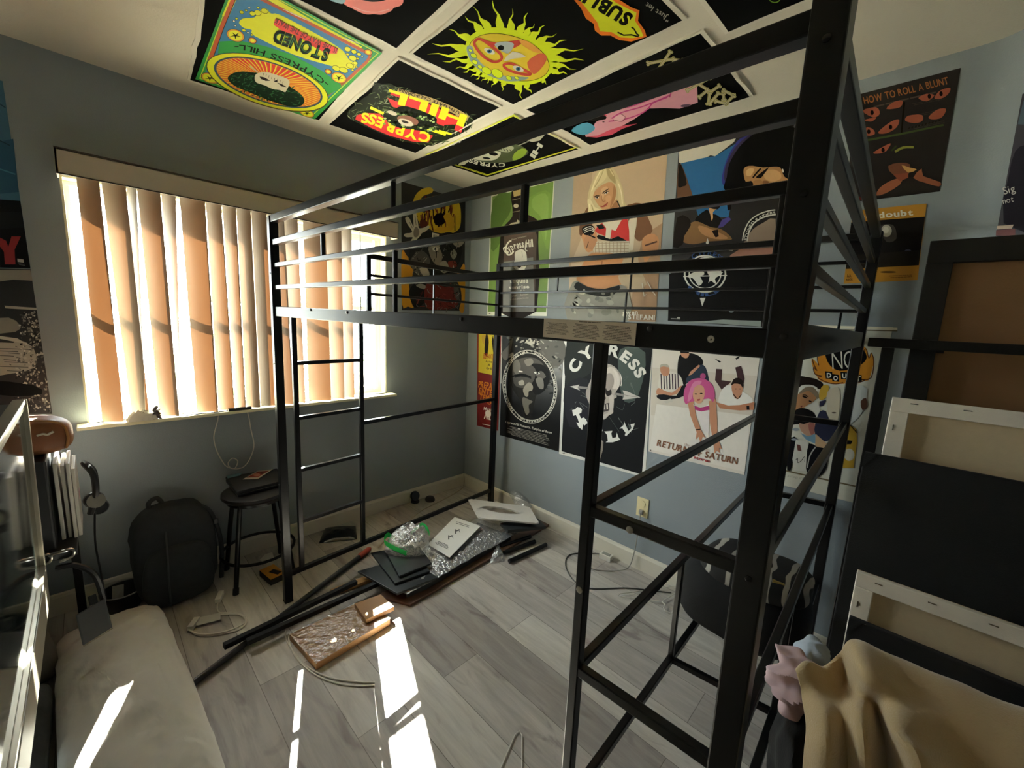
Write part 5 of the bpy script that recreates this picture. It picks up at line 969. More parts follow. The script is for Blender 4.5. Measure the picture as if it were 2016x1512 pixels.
part('printed_lid', lambda m: (m.box((-1.612, -.345, .035), (.074, .128, .002), mat('carton_orange', '#c98a2a', .5), rotz(.15)), m.box((-1.60, -.36, .0364), (.03, .06, .001), mat('carton_print', '#2a2320', .5), rotz(.5))), bx)
m = MB(); pp = [fl_(*q, .001) for q in ((511, 1103), (526, 1111), (540, 1100), (536, 1088), (522, 1092))]; m.slab(pp, Z, .003, paper('#d8d4c8')); o = m.build('paper_scrap'); tag(o, 'torn white paper scrap on the floor under the stool', 'paper')
def cable(name, label, pts, r, M_, n=8, ns=7, cat='cable', heads=()):
    t = thing(name, label, cat, Vector(pts[0])); part('cord', lambda m: m.tube(spline(pts, n), r, M_, ns), t, smooth=True)
    for nm, a, b, w, h, mm in heads: part(nm, lambda m: m.bar(a, b, w, h, mm), t, bevel=.0015)
    return t
g = lambda px, py, z=.004: fl_(px, py, z)
cable('extension_lead', 'coiled white extension cord on the floor in front of the backpack', [g(440, 1172, .012), g(428, 1190), g(432, 1206), g(460, 1206), g(484, 1216), g(476, 1236), g(440, 1248), g(400, 1252), g(378, 1243), g(382, 1226), g(420, 1212), g(470, 1210, .008), g(482, 1226, .010), g(440, 1244, .012), g(395, 1249, .010), g(372, 1240, .010)], .0035, CABLE,
      heads=(('plug', g(436, 1166, .014), g(428, 1184, .012), .024, .022, WHITEP), ('socket_end', g(374, 1238, .012), g(388, 1218, .012), .024, .020, WHITEP)))
m = MB(); pp = [fl_(*q, .012) for q in ((383, 1226), (392, 1216), (434, 1206), (434, 1220), (388, 1232))]; m.slab(pp, Z, .001, paper('#c9c4b8')); o = m.build('paper_tag'); tag(o, 'creased pale paper tag lying inside the coiled white cord', 'tag')
w_ = lambda px, py: ax(px, py, 1, -.012)
cable('charging_cable', 'thin white charging cable hanging in a loop from the window sill', [ax(432, 806, 1, -.045), w_(428, 830), w_(421, 860), w_(426, 885), w_(436, 905), w_(446, 918), w_(462, 922), w_(468, 908), w_(458, 902), w_(449, 912), w_(456, 922), w_(478, 920), w_(492, 903), w_(500, 876), w_(494, 845), w_(490, 822), ax(484, 802, 1, -.045)], .0028, CABLE)
cable('floor_cable', 'thin white cable curving across the sunlit floor by the brown carton boards', [g(700, 1165), g(640, 1200), g(580, 1225), g(562, 1245), g(572, 1275), g(605, 1312), g(650, 1334), g(700, 1342), g(738, 1344)], .003, CABLE)
cable('second_floor_cable', 'second thin white cable running along the sunlit one, just below it', [g(566, 1250), g(580, 1290), g(618, 1326), g(660, 1344), g(700, 1350), g(737, 1349)], .003, CABLE)
cable('wall_cable', 'thin beige cable running from the room corner along the floor', [Vector((-.03, -.03, .11)), Vector((-.04, -.05, .03)), g(905, 965), g(870, 985), g(830, 1005), g(805, 1025), g(780, 1040), g(745, 1078)], .003, mat('beige_cable', '#b9ae98', .5))
# ---- the long pole with a red end and loose black bars
pa, pb = fl_(380, 1345, .018), fl_(707, 1096, .018); pd_ = (pb-pa).normalized()
po_ = thing('long_pole', 'long dark pole with a red end lying across the floor past the far bed post', 'pole', (pa+pb)/2-Z*.018)
part('shaft', lambda m: m.tube([pa, pa+pd_*.02, pb], .0125, mat('dark_pole', '#3a3b3d', .35, .3), 14), po_, smooth=True)
part('grip', lambda m: m.tube([pb, pb+pd_*.005, pb+pd_*.085, pb+pd_*.1], [.0128, .0165, .0165, .009], mat('red_grip', '#a8412f', .5), 14), po_, smooth=True)
def lbar(name, label, p, q, w, h, zl, group=None):
    t = thing(name, label, 'bar', (p+q)/2*1.0, group)
    part('bar', lambda m: m.bar(p+Z*(h/2), q+Z*(h/2), w, h, BLK), t, bevel=.002); d_ = (q-p).normalized()
    part('end_cap', lambda m: m.bar(p+Z*(h/2)-d_*.004, p+Z*(h/2), w*.96, h*.96, RUB), t); part('end_cap', lambda m: m.bar(q+Z*(h/2), q+Z*(h/2)+d_*.004, w*.96, h*.96, RUB), t)
lbar('metal_bar', 'upper of two long black bars lying side by side on the floor', fl_(443, 1276, .032), fl_(700, 1150, .032), .026, .022, 0, 'long black bars on the floor')
lbar('metal_bar', 'lower of two long black bars lying side by side on the floor', fl_(488, 1268, .032), fl_(744, 1152, .032), .026, .022, 0, 'long black bars on the floor')
for a, b, z, s_ in (((985, 1080), (1043, 1060), .002, 'furthest left, nearest the plastic bag'), ((992, 1092), (1052, 1070), .002, 'in the middle of the row'), ((1002, 1109), (1074, 1076), .002, 'longest and nearest the camera')):
    p, q = fl_(*a, z), fl_(*b, z); t = thing('black_tube', 'short black tube on the bare floor, '+s_, 'tube', (p+q)/2, 'three black tubes beside the plastic bag'); d_ = (q-p).normalized()
    part('tube', lambda m: m.tube([p+Z*.013, q+Z*.013], .0125, BLK, 14), t, smooth=True); part('end_cap', lambda m: m.tube([q+Z*.013, q+Z*.013+d_*.006], [.0135, .011], RUB, 14), t, smooth=True)
# ---- boards, cartons and film
BROWN = mat('brown_carton', '#a87a4a', .5, 0, .1, 12); WOOD = mat('brown_wood_board', '#5b4032', .5, 0, .3, 14)
def flat(name, label, cat, px4, z, t, M_, group=None, **k):
    qq = [fl_(px, py, z+t) for px, py in px4]; m = MB(); m.slab([p-Z*t for p in qq], Z, t, M_); o = m.build(name, bevel=.0015, **k); return tag(o, label, cat, group)
flat('wood_board', 'long brown board lying under the plastic wrapped black parts', 'board', ((742, 1172), (808, 1190), (1086, 1030), (1052, 1008)), .001, .014, WOOD)
cbx = thing('shrink_wrapped_carton', 'flat brown carton in shiny shrink film on the floor beside the sun patch', 'carton', fl_(660, 1240))
q = [fl_(px, py, .034) for px, py in ((570, 1248), (622, 1306), (768, 1218), (712, 1182))]
part('carton', lambda m: m.slab([p-Z*.033 for p in q], Z, .032, BROWN), cbx, bevel=.002)
def wrapf(m):
    c = sum(q, Vector())/4; e = [c+(p-c)*1.02 for p in q]
    def fn(u, v):
        p = e[0].lerp(e[1], u).lerp(e[3].lerp(e[2], u), v); return p+Z*(.0012+.0035*max(0, noise.noise(Vector((p.x*22, p.y*22, 1)))+.1))
    m.grid(fn, 40, 40, CFILM)
part('shrink_film', wrapf, cbx, smooth=True)
flat('carton_sleeve', 'smaller brown carton piece lit by the sun, right of the shrink wrapped one', 'carton', ((698, 1188), (720, 1220), (776, 1194), (750, 1170)), .036, .022, BROWN)
flat('carton_strip', 'narrow tan carton strip on the floor behind the two long black bars', 'carton', ((650, 1160), (655, 1168), (742, 1136), (735, 1128)), .002, .018, mat('tan_carton', '#b48a58', .6))
SHELFM = mat('black_shelf_board', '#26292a', .3, 0, .08, 30)
flat('shelf_board', 'lowest black shelf board, half in the sun, its pale corner nearest the bars', 'board', ((704, 1124), (782, 1168), (862, 1136), (800, 1098)), .052, .012, SHELFM, 'loose black shelf boards')
flat('shelf_board', 'black shelf board turned askew on top of the lowest one', 'board', ((730, 1088), (778, 1148), (846, 1124), (812, 1072)), .066, .010, SHELFM, 'loose black shelf boards')
flat('recessed_panel', 'smaller black recessed panel, topmost under the green edged bag', 'panel', ((762, 1090), (786, 1134), (850, 1108), (826, 1076)), .080, .010, mat('panel_black', '#1f2224', .35))
flat('board_stack', 'stack of long black boards wrapped in clear film under the white leaflet', 'board', ((800, 1166), (838, 1150), (1006, 1054), (940, 1028)), .017, .033, SHELFM)
def film(name, label, px4, z0, bulge, seed, nu=34, nv=26, M_=FILM, amp=.02):
    qq = [fl_(px, py, z0) for px, py in px4]
    def fn(u, v):
        p = qq[0].lerp(qq[1], u).lerp(qq[3].lerp(qq[2], u), v); e = (math.sin(PI*u)*math.sin(PI*v))**.5
        k = noise.noise(Vector((p.x*14+seed, p.y*14, seed)))+.5*noise.noise(Vector((p.x*37, p.y*37+seed, 0)))
        return p+Z*(bulge*e+amp*abs(k)*(.35+e))+Vector((.012*k, .012*noise.noise(Vector((p.y*20, p.x*20, seed))), 0))
    m = MB(); m.grid(fn, nu, nv, M_); o = m.build(name, smooth=True); return tag(o, label, 'film')
film('plastic_wrap', 'crumpled clear plastic wrap over the stack of long black boards', ((800, 1172), (1022, 1048), (940, 1020), (760, 1120)), .052, .012, 3)
film('plastic_bag', 'clear plastic bag end bunched beside the three black tubes', ((965, 1110), (992, 1104), (985, 1070), (972, 1072)), .004, .03, 11, 16, 16)
# green edged bag of hardware
GEDGE = clear_mat('green_film_edge', '#4dff86', .12, .2, .7)
t = thing('hardware_bag', 'puffy clear bag of screws with a bright green edge on the black panels', 'bag', fl_(800, 1080, .1))
hb = [(758, 1088), (764, 1072), (778, 1067), (802, 1059), (826, 1053), (842, 1058), (846, 1060), (838, 1090), (800, 1096)]
c = fl_(806, 1064, .10); rim = [fl_(px, py, .095) for px, py in hb]; rim = spline(rim, 4, True)
def hbag(m):
    def fn(u, v):
        i = u*len(rim); a = rim[int(i) % len(rim)]; k = 1-v; e = (1-k*k)**.5
        p = c.lerp(a, k); n_ = noise.noise(Vector((p.x*26, p.y*26, v*3)))
        return p+Z*(.105*e+.03*n_*e)+Vector((.01*n_, 0, 0))
    m.grid(fn, len(rim), 12, FILM, wrap=True)
part('film', hbag, t, smooth=True)
def ged(i0, i1):
    def f(m):
        pts = [rim[i % len(rim)]+Z*(.004+.05*math.sin(PI*(i-i0)/(i1-i0))) for i in range(i0, i1+1)]
        for a, b in zip(pts, pts[1:]): m.face([a, b, b+Z*.030, a+Z*.030], GEDGE)
    return f
part('green_edge', ged(-4, 8), t, weld=True); part('green_edge', ged(13, 22), t, weld=True)
def scr(m):
    R = random.Random(1)
    for i in range(40):
        p = c+Vector((R.uniform(-.07, .07), R.uniform(-.06, .06), R.uniform(0, .025))); d_ = Vector((R.uniform(-1, 1), R.uniform(-1, 1), R.uniform(-.3, .3))).normalized()*.02
        m.tube([p-d_, p+d_*.7, p+d_*.71, p+d_], [.003, .003, .006, .006], mat('dark_steel', '#4a4a4a', .3, .8), 6)
part('screws', scr, t)['kind'] = 'stuff'
# leaflet and foam sheet
def leaf(A):
    A.fr(560, 920, 3.436); A.lines('#6f6e70', ((1155, 362), (1270, 400), (1255, 415), (1140, 378)), 2, .4).lines('#4a4a4c', ((1030, 495), (1118, 530), (1110, 560), (1010, 515)), 4, .5)
    for x, y in ((1125, 475), (1172, 435)): A.l('#5a5a5c', [(x-14, y-14), (x-14, y+16)], 8).l('#5a5a5c', [(x-16, y), (x+16, y-12)], 7).l('#6a6a6c', [(x+4, y-16), (x+16, y+8)], 4)
card('instruction_leaflet', 'white instruction leaflet lying on the plastic wrapped black boards', 'leaflet', ((842, 1072), (885, 1098), (946, 1036), (895, 1018)), .086, '#dfddd8', .0015, leaf)
fq = [ax(px, py, 2, .135) for px, py in ((921, 984), (942, 1022), (1062, 1033), (1042, 1000))]
FOAM = mat('white_foam', '#cfcac4', .7, 0, .08, 50, bump=.3, bscale=90)
def foam(m):
    n = 36; c = fq[0].lerp(fq[2], .5)
    def edge(t):
        t = t*4; i = int(t) % 4; return fq[i].lerp(fq[(i+1) % 4], t-int(t))
    ux = (fq[3]-fq[0])*.27; uy = (fq[1]-fq[0])*.16
    O = [edge(i/n+.125) for i in range(n)]; I = []
    cc = c-(fq[3]-fq[0])*.02
    for p in O:
        d_ = p-cc; a = math.atan2(d_.dot((fq[1]-fq[0]).normalized())*1.0, d_.dot((fq[3]-fq[0]).normalized())*.5)
        I.append(cc+ux*math.cos(a)*(1+.12*math.cos(2*a))+uy*math.sin(a))
    t_ = Z*.010
    for i in range(n):
        j = (i+1) % n
        m.mesh([O[i]+t_, O[j]+t_, I[j]+t_, I[i]+t_, O[i], O[j], I[j], I[i]], [(0, 1, 2, 3), (7, 6, 5, 4), (0, 4, 5, 1), (2, 6, 7, 3)], FOAM)
o = part('foam_sheet', foam, None, weld=True); tag(o, 'pale foam sheet with an oval cutout on top of the far end of the pile', 'foam')
film('film_scrap', 'twisted scrap of clear film standing up behind the foam sheet', ((1000, 968), (1016, 962), (1048, 1000), (1020, 1004)), .10, .05, 17, 14, 14)
flat('board_end', 'dark board end sticking out under the foam sheet near the baseboard', 'board', ((985, 1030), (1000, 1044), (1075, 1036), (1052, 1014)), .09, .02, SHELFM)
# ---- outlet, charger, hangers
t = thing('wall_outlet', 'cream wall outlet with a plug in it on the poster wall', 'outlet', (0, -1.65, .39))
OUT = mat('outlet_cream', '#e0d3a6', .4)
part('plate', lambda m: m.box((-.003, -1.652, .388), (.006, .072, .116), OUT), t, bevel=.002)
for z in (.413, .363): part('socket', lambda m: m.lathe([(0, 0), (.017, 0), (.017, .003), (0, .003)], (-.006, -1.652, z), OUT, 20, Matrix.Rotation(-PI/2, 3, 'Y')), t, smooth=True)
part('plug', lambda m: m.box((-.015, -1.652, .362), (.018, .024, .026), GREYC), t, bevel=.003)
part('cord', lambda m: m.tube(spline([(-.024, -1.652, .36), (-.035, -1.655, .28), (-.03, -1.64, .10), (-.06, -1.62, .006), (-.16, -1.56, .004), (-.22, -1.46, .004), (-.10, -1.38, .004), (-.045, -1.44, .012)], 8), .003, GREYC, 7), t, smooth=True)
m = MB(); m.box((-.060, -1.475, .016), (.045, .075, .032), WHITEP, rotz(.1)); m.box((-.060, -1.475, .033), (.03, .05, .003), mat('adapter_print', '#9a9a90', .5), rotz(.1)); o = m.build('power_adapter', bevel=.003); tag(o, 'small white power adapter on the floor by the baseboard', 'adapter')
cable('charger_lead', 'thin dark cord on the floor running from the adapter behind the shelf leg', [(-.06, -1.40, .004), (-.20, -1.30, .004), (-.34, -1.38, .004), (-.40, -1.55, .004), (-.22, -1.72, .004), (-.08, -1.90, .004)], .003, mat('dark_cord', '#4a4744', .6))
def hanger(p, a, label, s=1):
    R_ = rotz(a); pts = [(0, 0), (.19, -.075), (.205, -.09), (.19, -.10), (-.19, -.10), (-.205, -.09), (-.19, -.075), (0, 0)]
    t = thing('wire_hanger', label, 'hanger', p, 'white wire hangers on the floor')
    part('frame', lambda m: m.tube([Vector(p)+R_@Vector((x*s, y*s, .004)) for x, y in pts], .0022, CABLE, 6), t, smooth=True)
    part('hook', lambda m: m.tube([Vector(p)+R_@Vector((x*s, y*s, .006)) for x, y in ((0, 0), (0, .03), (.022, .045), (.028, .07), (.01, .088), (-.014, .08))], .0022, CABLE, 6), t, smooth=True)
hanger((-.20, -1.90, .007), 2.6, 'white wire hanger on the floor by the baseboard, seen through the shelf frame')
hanger((-1.46, -1.93, 0), .75, 'white wire hanger lying on the floor at the lower picture edge')
# ================================================================== left side: television, side shelf, pillow
SILV = mat('silver_bezel', '#b9b3a2', .28, .65, .06, 20); SCREEN = mat('dark_screen', '#1a2220', .06, 0, .05, 5, spec=.9)
CREAMP = mat('cream_panel', '#8f8878', .35, 0, .05, 15)
tx, ty0, ty1, tz0, tz1 = -2.357, -.80, -1.95, .495, 1.146
tv = thing('television', 'dark glossy flat television with silver frame at the left edge of the picture', 'television', (-2.40, -1.35, tz0))
def vx(z): return tx - .010*(tz1-z)/(tz1-tz0)
part('screen', lambda m: m.slab([Vector((vx(z)-.006, y, z)) for y, z in ((ty0-.010, tz0+.125), (ty1+.01, tz0+.125), (ty1+.01, tz1-.03), (ty0-.010, tz1-.03))], (-1, 0, 0), .004, SCREEN), tv)
part('back_shell', lambda m: m.box((tx-.040, (ty0+ty1)/2, (tz0+tz1)/2), (.05, abs(ty1-ty0)-.02, tz1-tz0-.02), PLASTIC), tv, bevel=.006)
part('frame_top', lambda m: (m.box((tx-.012, (ty0+ty1)/2, tz1-.006), (.026, ty0-ty1, .012), SILV), m.box((tx-.010, (ty0+ty1)/2, tz1-.022), (.014, ty0-ty1-.01, .018), CREAMP)), tv, bevel=.002)
part('frame_side', lambda m: m.bar(Vector((vx(tz0)-.008, ty0-.006, tz0)), Vector((tx-.008, ty0-.006, tz1)), .024, .012, SILV, up=(0, 1, 0)), tv, bevel=.002)
part('lower_panel', lambda m: m.box((vx(tz0)-.006, (ty0+ty1)/2, tz0+.05), (.022, ty0-ty1-.012, .10), CREAMP), tv, bevel=.003)
part('frame_bottom', lambda m: (m.box((vx(tz0)-.003, (ty0+ty1)/2, tz0+.116), (.016, ty0-ty1-.012, .010), SILV), m.box((vx(tz0)-.006, (ty0+ty1)/2, tz0+.104), (.018, ty0-ty1-.012, .012), PLASTIC)), tv)
be = thing('low_bench', 'low black bench under the television', 'bench', (-2.56, -1.35, 0))
part('top', lambda m: m.box((-2.56, -1.38, .478), (.33, 1.2, .03), mat('bench_black', '#202122', .4, 0, .1, 20)), be, bevel=.003)
for x in (-2.625, -2.70):
    for y in (-.83, -1.93): part('leg', lambda m: m.box((x, y, .2315), (.035, .035, .463), BLK), be, bevel=.002)
sh = thing('side_shelf', 'black shelf with silver clips beside the window, behind the television', 'shelf', (-2.5, -.36, 0))
part('board', lambda m: m.box((-2.505, -.36, .535), (.41, .46, .022), mat('shelf_black', '#232425', .4)), sh, bevel=.002)
for x, y in ((-2.325, -.16), (-2.68, -.16), (-2.68, -.56)): part('leg', lambda m: m.box((x, y, .262), (.028, .028, .524), BLK), sh, bevel=.002)
for x in (-2.335, -2.39): part('clip', lambda m: m.tube(spline([(x-.035, -.598, .552), (x+.02, -.598, .556), (x+.022, -.600, .53), (x-.01, -.602, .52)], 5), .0055, CHROME, 8), sh, smooth=True)
m = MB(); m.box((-2.50, -.43, .715), (.30, .24, .335), mat('case_black', '#17191c', .5, 0, .1, 30)); o = m.build('computer_case', bevel=.006); tag(o, 'black box shaped case on the side shelf under the brown bag', 'case')
pp_ = thing('paper_stack', 'upright white papers at the right end of the side shelf', 'papers', (-2.315, -.36, .546))
for i, (x, dy, hh) in enumerate(((-2.335, 0, .30), (-2.318, .008, .285), (-2.303, -.006, .295), (-2.291, .004, .27))):
    part('sheet', lambda m: m.box((x, -.375+dy, .547+hh/2), (.0105, .20, hh), paper(['#dcd8cf', '#cfcac0', '#e2dfd6'][i % 3])), pp_, bevel=.002)
part('print_patch', lambda m: m.box((-2.283, -.42, .70), (.0012, .05, .03), mat('pink_print', '#b98a8c', .6)), pp_)
bg_ = thing('brown_bag', 'brown leather pouch lying on the black case below the left posters', 'bag', (-2.42, -.42, .884))
LEA = mat('brown_leather', '#8a5734', .5, 0, .15, 30, bump=.3, bscale=250)
part('body', lambda m: soft(m, -2.43, -.42, .950, .150, .085, .068, LEA, 0, .006, 3, n=4), bg_, smooth=True, weld=True)
part('piping', lambda m: m.tube(spline([(-2.30, -.488, .905), (-2.292, -.50, .95), (-2.305, -.495, .997), (-2.36, -.485, 1.014), (-2.46, -.485, 1.014), (-2.55, -.47, 1.0)], 6), .004, mat('tan_piping', '#a8743f', .5), 6), bg_, smooth=True)
part('logo_patch', lambda m: m.tube(spline([(-2.365, -.508, .966), (-2.35, -.508, .970), (-2.34, -.508, .966), (-2.325, -.507, .975)], 4), .004, mat('patch_white', '#d9d2c4', .5), 6), bg_, smooth=True)
hp = thing('headphones', 'black headphones hanging off the right end of the side shelf', 'headphones', (-2.275, -.36, .70))
part('band', lambda m: m.tube(spline([(-2.282, -.40, .60), (-2.262, -.41, .68), (-2.262, -.40, .76), (-2.285, -.36, .80), (-2.262, -.32, .75), (-2.26, -.31, .68)], 7), .011, PLASTIC, 8), hp, smooth=True)
part('ear_cup', lambda m: m.lathe([(0, -.016), (.026, -.014), (.032, 0), (.028, .014), (0, .016)], (-2.268, -.40, .655), PLASTIC, 20, Matrix.Rotation(1.2, 3, 'X')), hp, smooth=True)
part('ear_cup', lambda m: m.lathe([(0, -.016), (.026, -.014), (.032, 0), (.028, .014), (0, .016)], (-2.258, -.34, .60), PLASTIC, 20, Matrix.Rotation(1.3, 3, 'X')), hp, smooth=True)
part('cushion', lambda m: m.lathe([(.012, -.006), (.026, -.006), (.028, .006), (.012, .006)], (-2.262, -.418, .655), mat('pad_grey', '#8a8780', .8), 18, Matrix.Rotation(1.2, 3, 'X')), hp, smooth=True)
part('cord', lambda m: m.tube(spline([(-2.27, -.385, .60), (-2.278, -.42, .48), (-2.272, -.48, .38), (-2.268, -.545, .325)], 8), .0035, PLASTIC, 7), hp, smooth=True)
part('cord', lambda m: m.tube(spline([(-2.38, -.60, .50), (-2.33, -.60, .49), (-2.285, -.60, .43), (-2.27, -.60, .32)], 8), .010, PLASTIC, 8), hp, smooth=True)
hp.location.x += .022
# ---- pillow and soft things
PIL = mat('pillow_cotton', '#d9d5cb', .9, 0, .04, 20, sheen=.2, bump=.9, bscale=11, bdist=.012)
def pil(cx, cy, hz, w, l, seed, M_, rot, wr=.010):
    R_ = rotz(rot)
    def f(m):
        def fn(u, v):
            t = 2*PI*u; ph = -PI/2+PI*v; c, s_ = math.cos(t), math.sin(t); r = abs(math.cos(ph))**.7
            def sg(q, e): return abs(q)**e*(1 if q >= 0 else -1)
            cr = 1+.06*abs(math.sin(2*t))**6
            x, y = w*r*sg(c, .42)*cr, l*r*sg(s_, .42)*(1+.02*abs(math.sin(2*t))**6); e = max(0, (1-min(1, abs(x/w))**3)*(1-min(1, abs(y/l))**5))
            z = hz*math.sin(ph)**.6*(.22+.78*e**.5) if ph > 0 else -hz*abs(math.sin(ph))**.4
            a = x*.8+y*.6; b = -x*.6+y*.8
            k = noise.noise(Vector((x*5+seed, y*7, 2)))*wr*.8 + (.35-abs(noise.noise(Vector((a*5+seed, b*17, 9)))))*wr*.9 + (.3-abs(noise.noise(Vector((b*6+seed, a*24, 4)))))*wr*.6
            p = R_ @ Vector((x*(1+k*1.5), y*(1+k*.6), 0)); return Vector((cx+p.x, cy+p.y, hz+max(-hz+.001, z+(k*min(1, abs(math.sin(ph))*2.5) if ph > 0 else 0))))
        m.grid(fn, 140, 90, M_, wrap=True)
    return f
o = part('pillow', pil(-2.210, -.935, .072, .168, .63, 3, PIL, .05, .020), None, smooth=True, weld=True); tag(o, 'long off white pillow on the floor at the lower left', 'pillow')
o = part('cushion', pil(-2.49, -.40, .10, .085, .14, 8, mat('grey_cushion', '#77736b', .9, 0, .08, 20, bump=.3), .2), None, smooth=True, weld=True); tag(o, 'small grey cushion under the side shelf', 'cushion')
o = part('dark_blanket', pil(-2.495, -1.03, .060, .100, .46, 14, mat('dark_blanket', '#4b5054', .95, 0, .45, 22, bump=.5, bscale=120), 0, .03), None, smooth=True, weld=True); tag(o, 'crumpled dark grey blanket on the floor left of the pillow', 'blanket')
hd = thing('hard_drive', 'dark flat hard drive box leaning on the pillow', 'drive', (-2.27, -.68, .2))
hn = Vector((.12, -.86, .5)).normalized(); q = [at(px, py, (-2.27, -.68, .235), hn) for px, py in ((149, 1211), (207, 1177), (222, 1236), (164, 1272))]
part('case', lambda m: m.slab([p-hn*.018 for p in q], hn, .018, mat('drive_case', '#4a4b4d', .45, .2)), hd, bevel=.004)
qc = sum(q, Vector())/4
part('edge_trim', lambda m: m.tube([q[3]-hn*.002, q[2]-hn*.002], .003, CHROME, 6), hd)
part('plug', lambda m: m.bar(q[0].lerp(q[1], .62)-hn*.010, q[0].lerp(q[1], .62)-hn*.010+(q[0]-q[3]).normalized()*.035, .022, .014, PLASTIC), hd, bevel=.002)
bk = thing('small_bin', 'small dark bin with a pale rim behind the pillow', 'bin', (-2.19, -.135, 0))
part('bowl', lambda m: m.lathe([(.055, .0), (.060, .004), (.082, .095), (.078, .095), (.056, .008), (0, .008)], (-2.19, -.135, 0), mat('bin_dark', '#2c2d2e', .5), 30), bk, smooth=True)
part('rim', lambda m: m.tube([Vector((-2.19+.081*math.cos(2*PI*i/30), -.135+.081*math.sin(2*PI*i/30), .096)) for i in range(30)], .0035, mat('bin_rim', '#8b8880', .4), 7, closed=True), bk, smooth=True)
m = MB(); m.slab([Vector(p) for p in ((-2.235, -.15, .02), (-2.195, -.17, .02), (-2.185, -.15, .125), (-2.225, -.12, .115))], (0, 1, 0), .002, paper('#b9b4a8')); o = m.build('folded_paper'); tag(o, 'pale folded paper standing in the small bin', 'paper')
# ---- sill things
m = MB(); tq = ax(281, 829, 1, -.080); tq.z = .889
def tis(u, v):
    t = 2*PI*u; r = math.cos(v*PI/2); k = 1+.35*noise.noise(Vector((math.cos(t)*2, math.sin(t)*2, v*3)))
    return tq+Vector((.055*r*k*math.cos(t), .011*r*k*math.sin(t), .045*math.sin(v*PI/2)*(1+.5*noise.noise(Vector((math.cos(t)*3, v*4, 1))))))
m.grid(tis, 24, 10, mat('tissue', '#e6e0d0', .9), wrap=True); o = m.build('crumpled_tissue', smooth=True, weld=True); tag(o, 'crumpled white tissue on the window sill', 'tissue')
fg = ax(307, 827, 1, -.078); fg.z = .889
ty = thing('toy_figure', 'tiny dark toy creature on the window sill beside the tissue', 'figurine', fg); TOY = mat('toy_dark', '#4c4542', .6)
def toyf(m):
    m.tube(spline([fg+Vector((.016, 0, .002)), fg+Vector((.014, 0, .018)), fg+Vector((.004, 0, .034)), fg+Vector((-.002, 0, .046)), fg+Vector((.004, 0, .058)), fg+Vector((.012, 0, .062))], 5), [.005]*6+[.010]*10+[.008]*5+[.007]*4+[.004], TOY, 8)
part('body', toyf, ty, smooth=True)
for d0, e0 in (((-.004, 0, .03), (-.024, -.004, .001)), ((.006, 0, .02), (.022, -.004, .001))): part('leg', lambda m: m.tube([fg+Vector(d0), fg+(Vector(d0)+Vector(e0))/2+Vector((-.006, 0, 0)), fg+Vector(e0)], [.006, .004, .0035], TOY, 7), ty, smooth=True)
part('arm', lambda m: m.tube([fg+Vector((0, 0, .044)), fg+Vector((.014, -.004, .044)), fg+Vector((.02, -.004, .05))], [.004, .003, .002], TOY, 6), ty, smooth=True)
sc = thing('sill_adapter', 'flat dark adapter lying on the middle of the window sill', 'adapter', (-1.66, -.02, .889))
part('body', lambda m: m.box((-1.66, -.074, .897), (.11, .022, .016), PLASTIC), sc, bevel=.004)
part('cord', lambda m: m.tube(spline([(-1.715, -.078, .895), (-1.76, -.083, .893), (-1.83, -.078, .893), (-1.90, -.082, .893)], 6), .003, PLASTIC, 6), sc, smooth=True)
# ================================================================== right side: leaning canvases, rack, bag, blanket
CANV = mat('raw_canvas', '#dcc9a8', .9, 0, .06, 60, bump=.4, bscale=600); PRIM = mat('primed_canvas', '#f0e8da', .8, 0, .04, 40, bump=.3, bscale=500)
BLKC = mat('black_canvas', '#101010', .85, 0, .2, 50, bump=.4, bscale=500)
SL_ = .12; LN = Vector((-1, 0, SL_)).normalized()
def leanp(xb): return lambda px, py: at(px, py, (xb, 0, 0), LN)
def leaning(name, label, cat, xb, tl, wd, draw, group=None):
    f = leanp(xb); TL = f(*tl); up = Vector((SL_, 0, 1)).normalized(); hgt = TL.z/up.z
    t = thing(name, label, cat, Vector((xb, TL.y-wd/2, 0)), group); draw(t, TL, Vector((0, -1, 0)), -up, wd, hgt-.002); return t
def stretcher(t, TL, e, d_, wd, hg, back, bar, depth=.018, w=.036):
    n_ = LN; c = lambda a, b, k=0: TL+e*a+d_*b+n_*k
    part('canvas_face', lambda m: m.slab([c(0, 0, -depth), c(wd, 0, -depth), c(wd, hg, -depth), c(0, hg, -depth)], -n_, .002, back), t)
    for a0, b0, a1, b1 in ((0, 0, wd, w), (0, hg-w, wd, hg), (0, w, w, hg-w), (wd-w, w, wd, hg-w)):
        part('stretcher_bar', lambda m: m.slab([c(a0, b0, -depth), c(a1, b0, -depth), c(a1, b1, -depth), c(a0, b1, -depth)], n_, depth, bar), t, bevel=.002)
    for i in range(5):
        p = c(.035+.09*i, .012, .001); part('staple', lambda m: m.bar(p, p+e*.014, .002, .002, CHROME), t)
    for i in range(2): p = c(.012, .07+.1*i, .001); part('staple', lambda m: m.bar(p, p+d_*.014, .002, .002, CHROME), t)
